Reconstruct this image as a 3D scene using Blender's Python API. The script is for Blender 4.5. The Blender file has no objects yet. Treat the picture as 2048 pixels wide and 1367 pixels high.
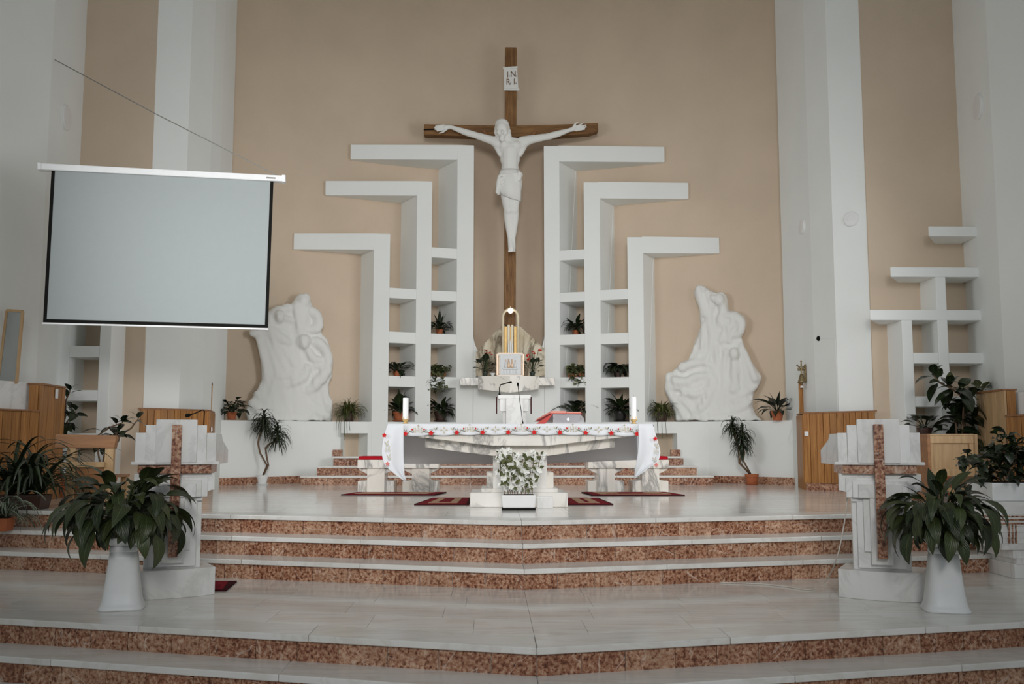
import bpy, bmesh, math, random
import numpy as np
from mathutils import Vector, Matrix, Euler
R = math.radians
random.seed(7)
scn = bpy.context.scene
col = scn.collection

# ------------------------------------------------------------------ camera, light, exposure
F, YH, VX, CX, CY = 1950.0, 884.0, 983.0, 1024.0, 683.5
PITCH = math.atan((YH - CY) / F)
YAW = math.atan((CX - VX) / math.hypot(F, YH - CY))
CAM = Vector((-.255, 0, .655))
cd = bpy.data.cameras.new('camera'); cd.sensor_width = 36; cd.lens = F / 2048 * 36
cam = bpy.data.objects.new('camera', cd); col.objects.link(cam)
cam.location = CAM; cam.rotation_euler = (math.pi / 2 + PITCH, 0, -YAW)
cd.clip_end = 200
scn.camera = cam
_fw = Vector((math.sin(YAW) * math.cos(PITCH), math.cos(YAW) * math.cos(PITCH), math.sin(PITCH)))
_rt = Vector((math.cos(YAW), -math.sin(YAW), 0)); _up = _rt.cross(_fw)

def ray(x, y): return _fw * F + _rt * (x - CX) - _up * (y - CY)
def at(x, y, Y):                       # the point at depth Y seen at a pixel of the photograph
    d = ray(x, y); return CAM + d * (Y / d.y)
def atz(x, y, z):                      # the point of a floor at height z
    d = ray(x, y); return CAM + d * ((z - CAM.z) / d.z)
def mpp(Y): return Y / F               # metres per pixel at depth Y

scn.view_settings.view_transform = 'Standard'; scn.view_settings.look = 'None'
scn.view_settings.gamma = 1; scn.view_settings.use_curve_mapping = False
scn.view_settings.exposure = -0.43
scn.cycles.use_denoising = True
scn.cycles.max_bounces = 12; scn.cycles.diffuse_bounces = 8
w = bpy.data.worlds.new('world'); scn.world = w; w.use_nodes = True
bg = w.node_tree.nodes['Background']
bg.inputs['Color'].default_value = (.86, .95, 1.0, 1); bg.inputs['Strength'].default_value = .38

def area(name, loc, target, sx, sy, power, color):
    l = bpy.data.lights.new(name, 'AREA'); l.shape = 'RECTANGLE'; l.size = sx; l.size_y = sy
    l.energy = power; l.color = color
    o = bpy.data.objects.new(name, l); col.objects.link(o); o.location = loc
    o.rotation_euler = (Vector(target) - Vector(loc)).to_track_quat('-Z', 'Y').to_euler()
    return o
area('fill_light_nave', (0, -16, 7.5), (0, 16.0, 2.0), 18.0, 7.0, 300, (.98, 1, 1))  # added front fill from behind the camera, not a real window
area('fill_light_centre', (0, 8.0, 5.4), (0, 16.0, 1.0), 5.0, 1.2, 14, (1, .97, .94))  # added overhead fill hanging in the open room, no opening there
for sg_, nm_ in ((-1, 'fill_light_left'), (1, 'fill_light_right')):  # added side fills to brighten side faces; these walls have no openings
    wl_ = area(nm_, (sg_ * 5.5, 8.6, 2.6), (-sg_ * 2.4, 15.5, 1.8), 4.2, 3.4, 112, (.96, .985, 1)); wl_.data.spread = R(92)
sl_ = bpy.data.lights.new('apse_falloff_spot', 'SPOT'); sl_.energy = 4500; sl_.spot_size = R(51); sl_.spot_blend = 1.0; sl_.shadow_soft_size = 1.5; sl_.color = (1, .985, .965)  # added unseen spot; its soft cone lights the apse and darkens the corners
so_ = bpy.data.objects.new('apse_falloff_spot', sl_); col.objects.link(so_); so_.location = (0, -3.0, 4.6)
so_.rotation_euler = (Vector((0, 16.5, 1.25)) - so_.location).to_track_quat('-Z', 'Y').to_euler()

# ------------------------------------------------------------------ materials
class NT:
    def __init__(s, name):
        s.m = bpy.data.materials.new(name); s.m.use_nodes = True
        s.t = s.m.node_tree; s.b = s.t.nodes['Principled BSDF']
    def n(s, typ, **kw):
        nd = s.t.nodes.new(typ)
        for k, v in kw.items():
            if k.startswith('_'): setattr(nd, k[1:], v)
            else:
                nd.inputs[int(k[1:]) if k[0] == 'i' and k[1:].isdigit() else k.replace('__', ' ')].default_value = v
        return nd
    def l(s, a, b): s.t.links.new(a, b)
    def ramp(s, fac, stops, interp='LINEAR'):
        r = s.n('ShaderNodeValToRGB'); cr = r.color_ramp; cr.interpolation = interp
        while len(cr.elements) < len(stops): cr.elements.new(.5)
        for e, (p, c) in zip(cr.elements, stops):
            e.position = p; e.color = (*c, 1) if len(c) == 3 else c
        s.l(fac, r.inputs[0]); return r.outputs[0]
    def mix(s, fac, a, b, blend='MIX'):
        m = s.n('ShaderNodeMix', _data_type='RGBA', _blend_type=blend)
        for k, v in ((0, fac), (6, a), (7, b)):
            if isinstance(v, (int, float)): m.inputs[k].default_value = v
            elif isinstance(v, tuple): m.inputs[k].default_value = (*v, 1) if len(v) == 3 else v
            else: s.l(v, m.inputs[k])
        return m.outputs[2]
    def coord(s, scale=(1, 1, 1), rnd=True, kind='Object'):
        tc = s.n('ShaderNodeTexCoord'); mp = s.n('ShaderNodeMapping'); mp.inputs['Scale'].default_value = scale
        s.l(tc.outputs[kind], mp.inputs[0])
        if rnd:
            oi = s.n('ShaderNodeObjectInfo'); mu = s.n('ShaderNodeMath', _operation='MULTIPLY', i1=37.0)
            s.l(oi.outputs['Random'], mu.inputs[0]); s.l(mu.outputs[0], mp.inputs['Location']); s.rnd = oi.outputs['Random']
        return mp.outputs[0]
    def noise(s, vec, scale, detail=4, rough=.55, dist=0.0):
        n = s.n('ShaderNodeTexNoise', Scale=scale, Detail=detail, Roughness=rough, Distortion=dist)
        s.l(vec, n.inputs['Vector']); return n.outputs[0]
    def bump(s, h, strength=.2, dist=.01):
        b = s.n('ShaderNodeBump', Strength=strength, Distance=dist); s.l(h, b.inputs['Height']); s.l(b.outputs[0], s.b.inputs['Normal'])
    def out(s, colr, rough=.5, spec=.5, metal=0.0):
        if isinstance(colr, tuple): s.b.inputs['Base Color'].default_value = (*colr, 1)
        else: s.l(colr, s.b.inputs['Base Color'])
        s.b.inputs['Roughness'].default_value = rough; s.b.inputs['Specular IOR Level'].default_value = spec
        s.b.inputs['Metallic'].default_value = metal
        return s.m

def plain(name, c, rough=.5, spec=.5, metal=0.0, var=.08, scale=12, bump=0.0):
    t = NT(name); v = t.coord(); f = t.noise(v, scale)
    d = tuple(max(0, x * (1 - var)) for x in c); e = tuple(min(1, x * (1 + var)) for x in c)
    if bump: t.bump(f, bump, .01)
    return t.out(t.ramp(f, [(.3, d), (.7, e)]), rough, spec, metal)

def plaster(name, c, var=.05, b=.15):
    t = NT(name); v = t.coord(rnd=False)
    f = t.noise(v, .9, 5); g = t.noise(v, 60, 6, .7)
    d = tuple(x * (1 - var) for x in c); e = tuple(min(1, x * (1 + var * .6)) for x in c)
    t.bump(g, b, .006)
    return t.out(t.ramp(f, [(.3, d), (.7, e)]), .85, .25)

def marble(name, base, tone, vein, scale=2.0, vscale=1.6, lo=.47, hi=.53, rough=.2, stretch=(1, 1, 1), rvar=.12, amount=.8, dist=1.2, spec=.5):
    t = NT(name); v = t.coord(stretch)
    cloud = t.noise(v, scale, 6, .6, .6)
    c = t.ramp(cloud, [(.3, base), (.7, tone)])
    n = t.noise(v, vscale, 7, .62, dist)
    mask = t.ramp(n, [(lo - .03, (0, 0, 0)), ((lo + hi) / 2, (amount,) * 3), (hi + .03, (0, 0, 0))])
    c = t.mix(mask, c, vein)
    rr = t.ramp(t.rnd, [(0, (1 - rvar,) * 3), (1, (1 + 0 * rvar,) * 3)])
    c = t.mix(1.0, c, rr, 'MULTIPLY')
    return t.out(c, rough, spec)

def red_marble(name, scale=38, light=0.0, rough=.25):
    t = NT(name); v = t.coord()
    n = t.noise(v, scale, 5, .62, .25); n2 = t.noise(v, scale * .16, 4)
    c = t.ramp(n, [(.36, (.085, .024, .012)), (.46, (.27, .095, .048)), (.53, (.40, .19, .11)), (.64, (.58, .38, .26))])
    c2 = t.ramp(n, [(.36, (.16, .06, .032)), (.45, (.40, .20, .12)), (.54, (.53, .32, .21)), (.66, (.64, .46, .34))])
    f = t.ramp(t.rnd, [(0, (light,) * 3), (.35, (light + .05,) * 3), (.75, (min(1, light + .75),) * 3), (1, (1, 1, 1))])
    c = t.mix(f, c, c2)
    c = t.mix(1.0, c, t.ramp(n2, [(.35, (.72, .66, .62)), (.65, (1, 1, 1))]), 'MULTIPLY')
    vn = t.noise(v, 2.2, 3, .5, 1.5)
    c = t.mix(t.ramp(vn, [(.492, (0, 0, 0)), (.5, (.55,) * 3), (.508, (0, 0, 0))]), c, (.75, .62, .52))
    return t.out(c, rough, .5)

def wood(name, light, dark, ring=9, stretch=(12, 12, .8), knots=True, rvar=.25, rough=.45):
    t = NT(name); v = t.coord(stretch)
    n = t.noise(v, ring * .3, 5, .6, .5); g = t.noise(v, ring * 2.2, 3)
    c = t.ramp(n, [(.33, dark), (.5, tuple((a + b) / 2 for a, b in zip(light, dark))), (.66, light)])
    c = t.mix(.18, c, t.ramp(g, [(.4, dark), (.6, light)]))
    c = t.mix(1.0, c, t.ramp(t.rnd, [(0, (1 - rvar,) * 3), (1, (1, 1, 1))]), 'MULTIPLY')
    if knots:
        tc = t.n('ShaderNodeTexCoord'); mp = t.n('ShaderNodeMapping'); mp.inputs['Scale'].default_value = (6, 6, 2.2)
        t.l(tc.outputs['Object'], mp.inputs[0])
        vo = t.n('ShaderNodeTexVoronoi', Scale=1.0); t.l(mp.outputs[0], vo.inputs['Vector'])
        c = t.mix(t.ramp(vo.outputs['Distance'], [(.0, (.85,) * 3), (.10, (.0,) * 3)]), c, (.05, .02, .01))
    t.bump(n, .12, .004)
    return t.out(c, rough, .35)

def leaf_mat(name, dark, light, veins=True, rough=.38, stripe=None):
    t = NT(name); uv = t.n('ShaderNodeUVMap'); sp = t.n('ShaderNodeSeparateXYZ'); t.l(uv.outputs[0], sp.inputs[0])
    oi = t.n('ShaderNodeObjectInfo')
    c = t.mix(oi.outputs['Random'], dark, light)
    au = t.n('ShaderNodeMath', _operation='SUBTRACT', i1=.5); t.l(sp.outputs[0], au.inputs[0])
    ab = t.n('ShaderNodeMath', _operation='ABSOLUTE'); t.l(au.outputs[0], ab.inputs[0])
    if veins:
        m1 = t.n('ShaderNodeMath', _operation='MULTIPLY', i1=-.5); t.l(ab.outputs[0], m1.inputs[0])
        ad = t.n('ShaderNodeMath', _operation='ADD'); t.l(sp.outputs[1], ad.inputs[0]); t.l(m1.outputs[0], ad.inputs[1])
        m2 = t.n('ShaderNodeMath', _operation='MULTIPLY', i1=80.0); t.l(ad.outputs[0], m2.inputs[0])
        si = t.n('ShaderNodeMath', _operation='SINE'); t.l(m2.outputs[0], si.inputs[0])
        c = t.mix(t.ramp(si.outputs[0], [(.55, (0, 0, 0)), (1, (.35,) * 3)]), c, tuple(min(1, x * 1.9 + .01) for x in light))
        t.bump(si.outputs[0], .25, .003)
    mid = t.ramp(ab.outputs[0], [(0, (.75,) * 3), (.045, (0, 0, 0))])
    c = t.mix(mid, c, tuple(min(1, x * 2.1 + .012) for x in light))
    if stripe:
        c = t.mix(t.ramp(ab.outputs[0], [(.26, (0, 0, 0)), (.34, (.9,) * 3)]), c, stripe)
    return t.out(c, rough, .45)

M = {}
M['white'] = plaster('white_plaster', (.83, .845, .83), .03, .08)
M['tan'] = plaster('tan_plaster', (.65, .525, .405), .06, .30)
M['statue'] = plaster('white_gypsum', (.80, .795, .77), .04, .10)
M['floor'] = marble('floor_marble', (.76, .74, .70), (.86, .855, .84), (.56, .47, .38), 1.6, 1.1, .48, .52, .12, (.45, 3.2, 1), .07, .4)
M['tread'] = marble('tread_marble', (.74, .72, .68), (.84, .83, .81), (.52, .46, .40), 1.6, 1.2, .485, .515, .22, (.6, 3, 1), .08, .3)
M['red'] = red_marble('red_marble', 46, .22)
M['reddark'] = red_marble('dark_red_marble', 34, 0.0, .3)
M['lect'] = marble('lectern_marble', (.74, .73, .71), (.86, .86, .85), (.50, .49, .47), 2.2, 2.4, .48, .52, .22, (1, 1, .6), .04, .35)
M['altar'] = marble('veined_altar_marble', (.74, .68, .60), (.86, .83, .78), (.24, .23, .22), 1.6, 1.15, .482, .518, .22, (1.2, 1, .6), .05, .8, 1.1)
M['pine'] = wood('pine_planks', (.52, .245, .07), (.29, .11, .026), 8)
M['oak'] = wood('light_oak', (.53, .35, .185), (.38, .235, .115), 8, (10, 10, .8), False, .12)
M['brownwood'] = wood('brown_wood', (.36, .17, .07), (.22, .095, .038), 8, (.8, 10, 10), False, .12)
M['paletan'] = wood('pale_birch', (.58, .385, .21), (.46, .29, .145), 8, (10, 10, .8), False, .15)
M['cross'] = wood('dark_cross_wood', (.31, .155, .052), (.12, .052, .016), 10, (9, 9, .8), True, .1, .6)
M['crossx'] = wood('dark_crossbeam_wood', (.31, .155, .052), (.12, .052, .016), 10, (.8, 9, 9), False, .1, .6)
M['terra'] = plain('terracotta', (.42, .125, .05), .6, .3, var=.1)
M['brownpot'] = plain('dark_brown_plastic', (.055, .024, .016), .4, .5)
M['blackpot'] = plain('black_plastic', (.012, .011, .010), .35, .5)
M['greenpot'] = plain('dark_green_plastic', (.02, .03, .02), .4, .5)
M['soil'] = plain('potting_soil', (.03, .02, .014), .9, .2, scale=80, bump=.5)
M['ceramic'] = plain('white_ceramic', (.80, .81, .81), .38, .4, var=.02)
M['whiteplastic'] = plain('white_plastic', (.80, .80, .80), .35, .5, var=.02)
M['cream'] = plain('cream_enamel', (.72, .62, .44), .35, .5)
M['leaf'] = leaf_mat('peace_lily_leaf', (.010, .018, .006), (.048, .064, .018), rough=.40)
M['leafdark'] = leaf_mat('dark_leaf', (.006, .011, .004), (.022, .034, .011), False)
M['leafmid'] = leaf_mat('mid_green_leaf', (.014, .024, .007), (.05, .066, .02), False)
M['leafolive'] = leaf_mat('olive_leaf', (.045, .055, .012), (.10, .105, .03), False)
M['leafficus'] = leaf_mat('rubber_plant_leaf', (.006, .012, .005), (.026, .038, .016), False, .25)
M['leafstripe'] = leaf_mat('striped_leaf', (.01, .02, .008), (.03, .045, .02), False, .4, (.30, .33, .25))
M['leafspot'] = leaf_mat('variegated_ivy_leaf', (.03, .04, .012), (.20, .21, .10), False, .4)
M['stem'] = plain('brown_stem', (.16, .10, .06), .7, .3)
M['greenstem'] = plain('green_stem', (.05, .07, .02), .6, .3)
M['petal'] = plain('white_petal', (.86, .86, .82), .55, .3, var=.03)
M['redpetal'] = plain('red_petal', (.55, .025, .012), .35, .5)
M['redthread'] = plain('red_embroidery', (.62, .02, .02), .8, .2, var=.15, scale=120)
M['pinkthread'] = plain('pink_embroidery', (.70, .22, .20), .8, .2, var=.15, scale=120)
M['greenthread'] = plain('green_embroidery', (.22, .23, .17), .8, .2)
M['beigethread'] = plain('beige_embroidery', (.58, .52, .40), .8, .2)
M['cloth'] = plain('white_linen', (.78, .79, .82), .85, .2, var=.02, scale=200, bump=.06)
M['velvet'] = plain('red_velvet', (.42, .008, .018), .9, .15, var=.12, scale=60)
M['gold'] = plain('gilt_brass', (.62, .42, .17), .5, .5, .7, .1)
M['brass'] = plain('old_brass', (.30, .23, .13), .4, .5, 1.0, .2)
M['silver'] = plain('white_enamelled_metal', (.76, .78, .79), .5, .4, .0, .05, 40)
M['copper'] = plain('pale_copper', (.78, .58, .42), .4, .5, .3)
M['wax'] = plain('candle_wax', (.88, .88, .86), .5, .4, var=.01)
M['black'] = plain('black_paint', (.008, .008, .007), .8, .12)
M['cable'] = plain('white_cable', (.62, .58, .52), .5, .4)
M['greyrope'] = plain('grey_rope', (.28, .27, .25), .8, .2)
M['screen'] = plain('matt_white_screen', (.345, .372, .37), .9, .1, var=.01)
M['bookred'] = plain('red_leather', (.50, .06, .05), .5, .4)
M['bookpink'] = plain('pink_page_edges', (.72, .30, .24), .7, .3)
M['mirror'] = plain('grey_mirror', (.36, .37, .36), .25, .6, .3, .03, 2)
M['ink'] = plain('brown_lettering', (.20, .12, .07), .7, .2)
M['rugred'] = plain('red_wool', (.20, .010, .018), .95, .1, var=.5, scale=35, bump=.4)
M['rugbeige'] = plain('beige_wool', (.46, .30, .20), .95, .1, var=.45, scale=60, bump=.4)
M['rugdark'] = plain('dark_red_edging', (.045, .006, .008), .95, .1)
M['backsplash'] = marble('brown_streaked_marble', (.56, .46, .31), (.78, .72, .58), (.12, .075, .035), 1.6, .9, .455, .545, .55, (2.4, 2.4, .9), .02, .9, .9, .25)
M['plinth'] = marble('pale_plinth_marble', (.76, .73, .68), (.85, .83, .80), (.45, .43, .40), 1.4, 1.2, .485, .515, .22, (1, 1, 1), .04, .5)
def glass_mat():
    t = NT('clear_acrylic'); t.b.inputs['Transmission Weight'].default_value = .75; t.b.inputs['IOR'].default_value = 1.25
    return t.out((.90, .88, .90), .08, .5)
M['acrylic'] = glass_mat()
def lamp_mat():
    t = NT('glowing_bulb'); t.b.inputs['Emission Color'].default_value = (1, .93, .85, 1); t.b.inputs['Emission Strength'].default_value = 4
    return t.out((1, 1, 1), .3)
M['bulb'] = lamp_mat()

# ------------------------------------------------------------------ mesh helpers
class MB:
    def __init__(s): s.v = []; s.f = []; s.uv = None
    def add(s, vs, fs):
        o = len(s.v); s.v += [tuple(v) for v in vs]; s.f += [tuple(i + o for i in f) for f in fs]; return s
    def box(s, x0, y0, z0, x1, y1, z1):
        x0, x1 = sorted((x0, x1)); y0, y1 = sorted((y0, y1)); z0, z1 = sorted((z0, z1))
        return s.prism([(x0, y0), (x1, y0), (x1, y1), (x0, y1)], z0, z1)
    def prism(s, poly, z0, z1, top=None):                  # plan polygon extruded upwards
        n = len(poly); top = top or poly
        vs = [(p[0], p[1], z0) for p in poly] + [(p[0], p[1], z1) for p in top]
        fs = [tuple(range(n))[::-1], tuple(range(n, 2 * n))] + [(i, (i + 1) % n, n + (i + 1) % n, n + i) for i in range(n)]
        return s.add(vs, fs)
    def slab(s, poly, y0, y1):                             # (x, z) outline extruded in depth
        n = len(poly)
        vs = [(p[0], y0, p[1]) for p in poly] + [(p[0], y1, p[1]) for p in poly]
        fs = [tuple(range(n)), tuple(range(n, 2 * n))[::-1]] + [(i, n + i, n + (i + 1) % n, (i + 1) % n) for i in range(n)]
        return s.add(vs, fs)
    def sideslab(s, poly, x0, x1):                         # (y, z) outline extruded in x
        n = len(poly)
        vs = [(x0, p[0], p[1]) for p in poly] + [(x1, p[0], p[1]) for p in poly]
        fs = [tuple(range(n)), tuple(range(n, 2 * n))[::-1]] + [(i, n + i, n + (i + 1) % n, (i + 1) % n) for i in range(n)]
        return s.add(vs, fs)
    def lathe(s, prof, n=16, c=(0, 0, 0), sq=0.0, rot=0.0):
        vs = []; fs = []
        for r, z in prof:
            for k in range(n):
                a = 2 * math.pi * k / n + rot; q = 1.0
                if sq: q = 1 / (abs(math.cos(a - rot)) ** sq + abs(math.sin(a - rot)) ** sq) ** (1 / sq)
                vs.append((c[0] + r * q * math.cos(a), c[1] + r * q * math.sin(a), c[2] + z))
        for i in range(len(prof) - 1):
            for k in range(n):
                fs.append((i * n + k, i * n + (k + 1) % n, (i + 1) * n + (k + 1) % n, (i + 1) * n + k))
        fs.append(tuple(range(n))[::-1]); m = (len(prof) - 1) * n; fs.append(tuple(range(m, m + n)))
        return s.add(vs, fs)
    def tube(s, pts, rad, n=8, sx=1.0):
        pts = [Vector(p) for p in pts]; rad = rad if hasattr(rad, '__len__') else [rad] * len(pts)
        vs = []; fs = []; u = None
        for i, p in enumerate(pts):
            d = (pts[min(i + 1, len(pts) - 1)] - pts[max(i - 1, 0)]).normalized()
            if u is None: u = d.orthogonal().normalized()
            else:
                u = u - d * u.dot(d); u = u.normalized() if u.length > 1e-6 else d.orthogonal().normalized()
            v = d.cross(u)
            for k in range(n):
                a = 2 * math.pi * k / n; vs.append(p + (u * math.cos(a) + v * math.sin(a)) * rad[i])
        for i in range(len(pts) - 1):
            for k in range(n): fs.append((i * n + k, i * n + (k + 1) % n, (i + 1) * n + (k + 1) % n, (i + 1) * n + k))
        fs.append(tuple(range(n))[::-1]); m = (len(pts) - 1) * n; fs.append(tuple(range(m, m + n)))
        return s.add(vs, fs)
    def ell(s, c, r, n=12, m=8, rot=None):
        vs = []; fs = []; r = r if hasattr(r, '__len__') else (r, r, r); c = Vector(c)
        rm = Euler(rot).to_matrix() if rot else None
        for i in range(m + 1):
            th = math.pi * i / m
            for k in range(n):
                a = 2 * math.pi * k / n
                p = Vector((r[0] * math.sin(th) * math.cos(a), r[1] * math.sin(th) * math.sin(a), r[2] * math.cos(th)))
                if rm: p = rm @ p
                vs.append(c + p)
        for i in range(m):
            for k in range(n): fs.append((i * n + k, (i + 1) * n + k, (i + 1) * n + (k + 1) % n, i * n + (k + 1) % n))
        return s.add(vs, fs)
    def cap(s, a, b, ra, rb, n=10):                        # tapered capsule
        a = Vector(a); b = Vector(b); s.tube([a, b], [ra, rb], n); s.ell(a, ra, n, 6); s.ell(b, rb, n, 6); return s
    def grid(s, rows):                                     # rows of points -> open surface
        n = len(rows[0]); vs = [p for r in rows for p in r]
        fs = [(i * n + k, i * n + k + 1, (i + 1) * n + k + 1, (i + 1) * n + k) for i in range(len(rows) - 1) for k in range(n - 1)]
        return s.add(vs, fs)
    def mesh(s, name, m, off=None, smooth=False):
        me = bpy.data.meshes.new(name)
        vs = s.v if off is None else [(a - off[0], b - off[1], c - off[2]) for a, b, c in s.v]
        me.from_pydata(vs, [], s.f); 
        if s.uv:
            l = me.uv_layers.new(name='UVMap')
            for lp in me.loops: l.data[lp.index].uv = s.uv[lp.vertex_index]
        bm = bmesh.new(); bm.from_mesh(me); bmesh.ops.remove_doubles(bm, verts=bm.verts, dist=1e-6) if not s.uv else None
        bmesh.ops.recalc_face_normals(bm, faces=bm.faces); bm.to_mesh(me); bm.free()
        me.materials.append(m if not isinstance(m, str) else M[m])
        if smooth:
            for p in me.polygons: p.use_smooth = True
        return me
    def build(s, name, m, parent=None, world=False, smooth=False, bevel=0, solid=0, sub=0):
        off = None
        if world and parent is not None:
            r = parent
            while r.parent: r = r.parent
            off = tuple(r.location)
        o = bpy.data.objects.new(name, s.mesh(name, m, off, smooth)); col.objects.link(o)
        if parent is not None: o.parent = parent
        if solid: md = o.modifiers.new('solid', 'SOLIDIFY'); md.thickness = solid; md.offset = 0
        if bevel: md = o.modifiers.new('bevel', 'BEVEL'); md.width = bevel; md.segments = 2; md.limit_method = 'ANGLE'; md.angle_limit = R(40)
        if sub: md = o.modifiers.new('sub', 'SUBSURF'); md.levels = md.render_levels = sub
        return o

def tag(o, label=None, cat=None, group=None, kind=None):
    if label: o['label'] = label
    if cat: o['category'] = cat
    if group: o['group'] = group
    if kind: o['kind'] = kind
    return o
def thing(name, label, cat, loc=(0, 0, 0), rz=0.0, group=None):
    o = bpy.data.objects.new(name, None); col.objects.link(o); o.location = loc; o.rotation_euler = (0, 0, rz)
    o.empty_display_size = .1
    return tag(o, label, cat, group)
def struct(name, mb, m, **kw):
    o = mb.build(name, m, **kw); o['kind'] = 'structure'; return o
def inst(name, me, parent, loc=(0, 0, 0), rot=(0, 0, 0), sc=1.0):
    o = bpy.data.objects.new(name, me); col.objects.link(o); o.parent = parent
    o.location = loc; o.rotation_euler = rot; o.scale = (sc,) * 3 if not hasattr(sc, '__len__') else sc
    return o
def remeshed(mb, name, m, voxel, smooth_it, parent=None, world=False, disp=None):
    o = mb.build(name, m, parent, world)
    md = o.modifiers.new('r', 'REMESH'); md.mode = 'VOXEL'; md.voxel_size = voxel; md.use_smooth_shade = True
    if smooth_it: ms = o.modifiers.new('s', 'SMOOTH'); ms.iterations = smooth_it; ms.factor = .5
    dg = bpy.context.evaluated_depsgraph_get(); dg.update()
    me = bpy.data.meshes.new_from_object(o.evaluated_get(dg)); o.modifiers.clear()
    if disp: disp(me)
    for p in me.polygons: p.use_smooth = True
    old = o.data; o.data = me; bpy.data.meshes.remove(old); me.name = name
    return o
def text_mb(body, size, depth, mbt=None):
    c = bpy.data.curves.new('t', 'FONT'); c.body = body; c.size = size; c.extrude = depth; c.align_x = 'CENTER'; c.align_y = 'CENTER'; c.resolution_u = 2
    o = bpy.data.objects.new('t', c); col.objects.link(o)
    dg = bpy.context.evaluated_depsgraph_get(); dg.update()
    me = bpy.data.meshes.new_from_object(o.evaluated_get(dg))
    mb = mbt or MB(); vs = [tuple(v.co) for v in me.vertices]; fs = [tuple(p.vertices) for p in me.polygons]
    bpy.data.objects.remove(o); bpy.data.curves.remove(c); bpy.data.meshes.remove(me)
    return vs, fs

# ------------------------------------------------------------------ the setting: steps and floors
TL, TR = math.tan(R(16)), math.tan(R(13))
def cy(Yc, X): return Yc + (abs(X) * (TL if X < 0 else TR))
ZP1 = -.48; RIS = .16; SL = .04
rng = random.Random(3)
def chev(mb, Yc, sg, s0, s1, d0, d1, z0, z1):
    T = TL if sg < 0 else TR
    pts = [(sg * s0, Yc + s0 * T + d0), (sg * s1, Yc + s1 * T + d0), (sg * s1, Yc + s1 * T + d1), (sg * s0, Yc + s0 * T + d1)]
    return mb.prism(pts if sg > 0 else pts[::-1], z0, z1)
def core(Yc, back, z0, z1, W=6.1):
    mb = MB(); b = back if back is not None else None
    pl = [(-W, Yc + W * TL + .022), (0, Yc + .022), (W, Yc + W * TR + .022)]
    pl += [(W, b + (W * TR if b < 15 else 0)), (0, b), (-W, b + (W * TL if b < 15 else 0))]
    return mb.prism(pl, z0, z1)
def level(name, zt, Yc, back, rowd=None, nrow=0, tl=.65, bd=.30, W=6.0):
    zt2 = zt - SL
    o = struct(name, core(Yc, back, zt - RIS - .3, zt2 - .002), 'tread')
    for sg in (-1, 1):
        s = 0.0; first = True                              # riser slabs of red marble
        while s < W:
            L = rng.choice((.255, .262, .30)); e = min(W, s + L)
            chev(MB(), Yc, sg, s + .0015, e - .0015, 0, .02, zt - RIS, zt2).build('riser_slab', 'red', o)
            s = e
        s = 0.0                                            # pale nosing slabs
        while s < W:
            L = rng.uniform(1.0, 1.5); e = min(W, s + L)
            chev(MB(), Yc, sg, s + .001, e - .001, -.03, bd, zt2, zt).build('tread_slab', 'tread', o, bevel=.006)
            s = e
        for r in range(nrow):
            s = -rng.uniform(0, .4)
            while s < W:
                e = min(W, s + tl); a = max(s, 0)
                d0 = bd + r * rowd
                chev(MB(), Yc, sg, a + .001, e - .001, d0 + .001, d0 + rowd - .001, zt2 - .001, zt - .0005).build('floor_tile', 'floor', o)
                s = e
    return o
floor_o = level('floor', 0.0, 8.32, 17.6, .62, 11, .82)
level('trim_1', -.16, 8.01, 8.5, bd=.34)
level('trim_2', -.32, 7.70, 8.2, bd=.34)
level('trim_3', ZP1, 5.585, 8.1, .46, 4, .66)
level('trim_4', -.64, 5.27, 5.9, bd=.34)
level('trim_5', -.80, 4.96, 5.6, bd=.34)
struct('trim_6', MB().box(-9, -2, -1.2, 9, 5.6, -.96), 'floor')

# ------------------------------------------------------------------ walls
WP = [(0, 17.25), (.6, 17.22), (1.2, 17.12), (1.85, 16.93), (2.45, 16.69), (2.75, 16.56), (3.0, 16.47), (3.3, 16.38), (3.65, 16.25), (4.0, 16.0), (4.45, 15.62), (4.8, 15.27), (5.3, 14.8)]
_xs = np.linspace(-5.3, 5.3, 213)
_ys = np.interp(np.abs(_xs), [p[0] for p in WP], [p[1] for p in WP])
_pad = np.pad(_ys, 8, mode='edge'); _pad[:8] = _ys[0] - (np.arange(8, 0, -1)) * .05; _pad[-8:] = _ys[-1] - np.arange(1, 9) * .05
_ys = np.convolve(_pad, np.ones(17) / 17, 'valid')
def wy(X): return float(np.interp(X, _xs, _ys))
H = 9.6
mb = MB(); pts = [(x, wy(x)) for x in np.linspace(-5.3, 5.3, 107)]
mb.prism([(p[0], p[1]) for p in pts] + [(5.3, 17.7), (-5.3, 17.7)], -.2, H)
struct('wall_back', mb, 'tan', smooth=False)
def onwall(px, py, off=0.0):                               # point on the curved back wall at a pixel
    Y = 16.5
    for _ in range(8): Y = wy(at(px, py, Y).x) - off
    return at(px, py, Y)

# pillars on both sides of the apse: folded plaster fronts
def pillar(name, edges, Ys, back):
    pl = [(at(e, YH, Y).x, Y) for e, Y in zip(edges, Ys)]
    pl2 = [(back[0], back[1]), (back[2], back[3])]
    mb = MB(); mb.prism(pl + pl2, -.1, H); return struct(name, mb, 'white'), pl
pr_o, prp = pillar('trim_7', (1574.6, 1613, 1634, 1680, 1749.7), (15.3, 14.4, 13.9, 13.2, 12.86), (5.9, 15.4, 5.2, 16.6))
pl_o, plp = pillar('trim_8', (448.2, 424, 403, 355, 283.5), (15.3, 14.4, 13.9, 13.2, 12.86), (-5.9, 15.4, -5.2, 16.6))
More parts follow.
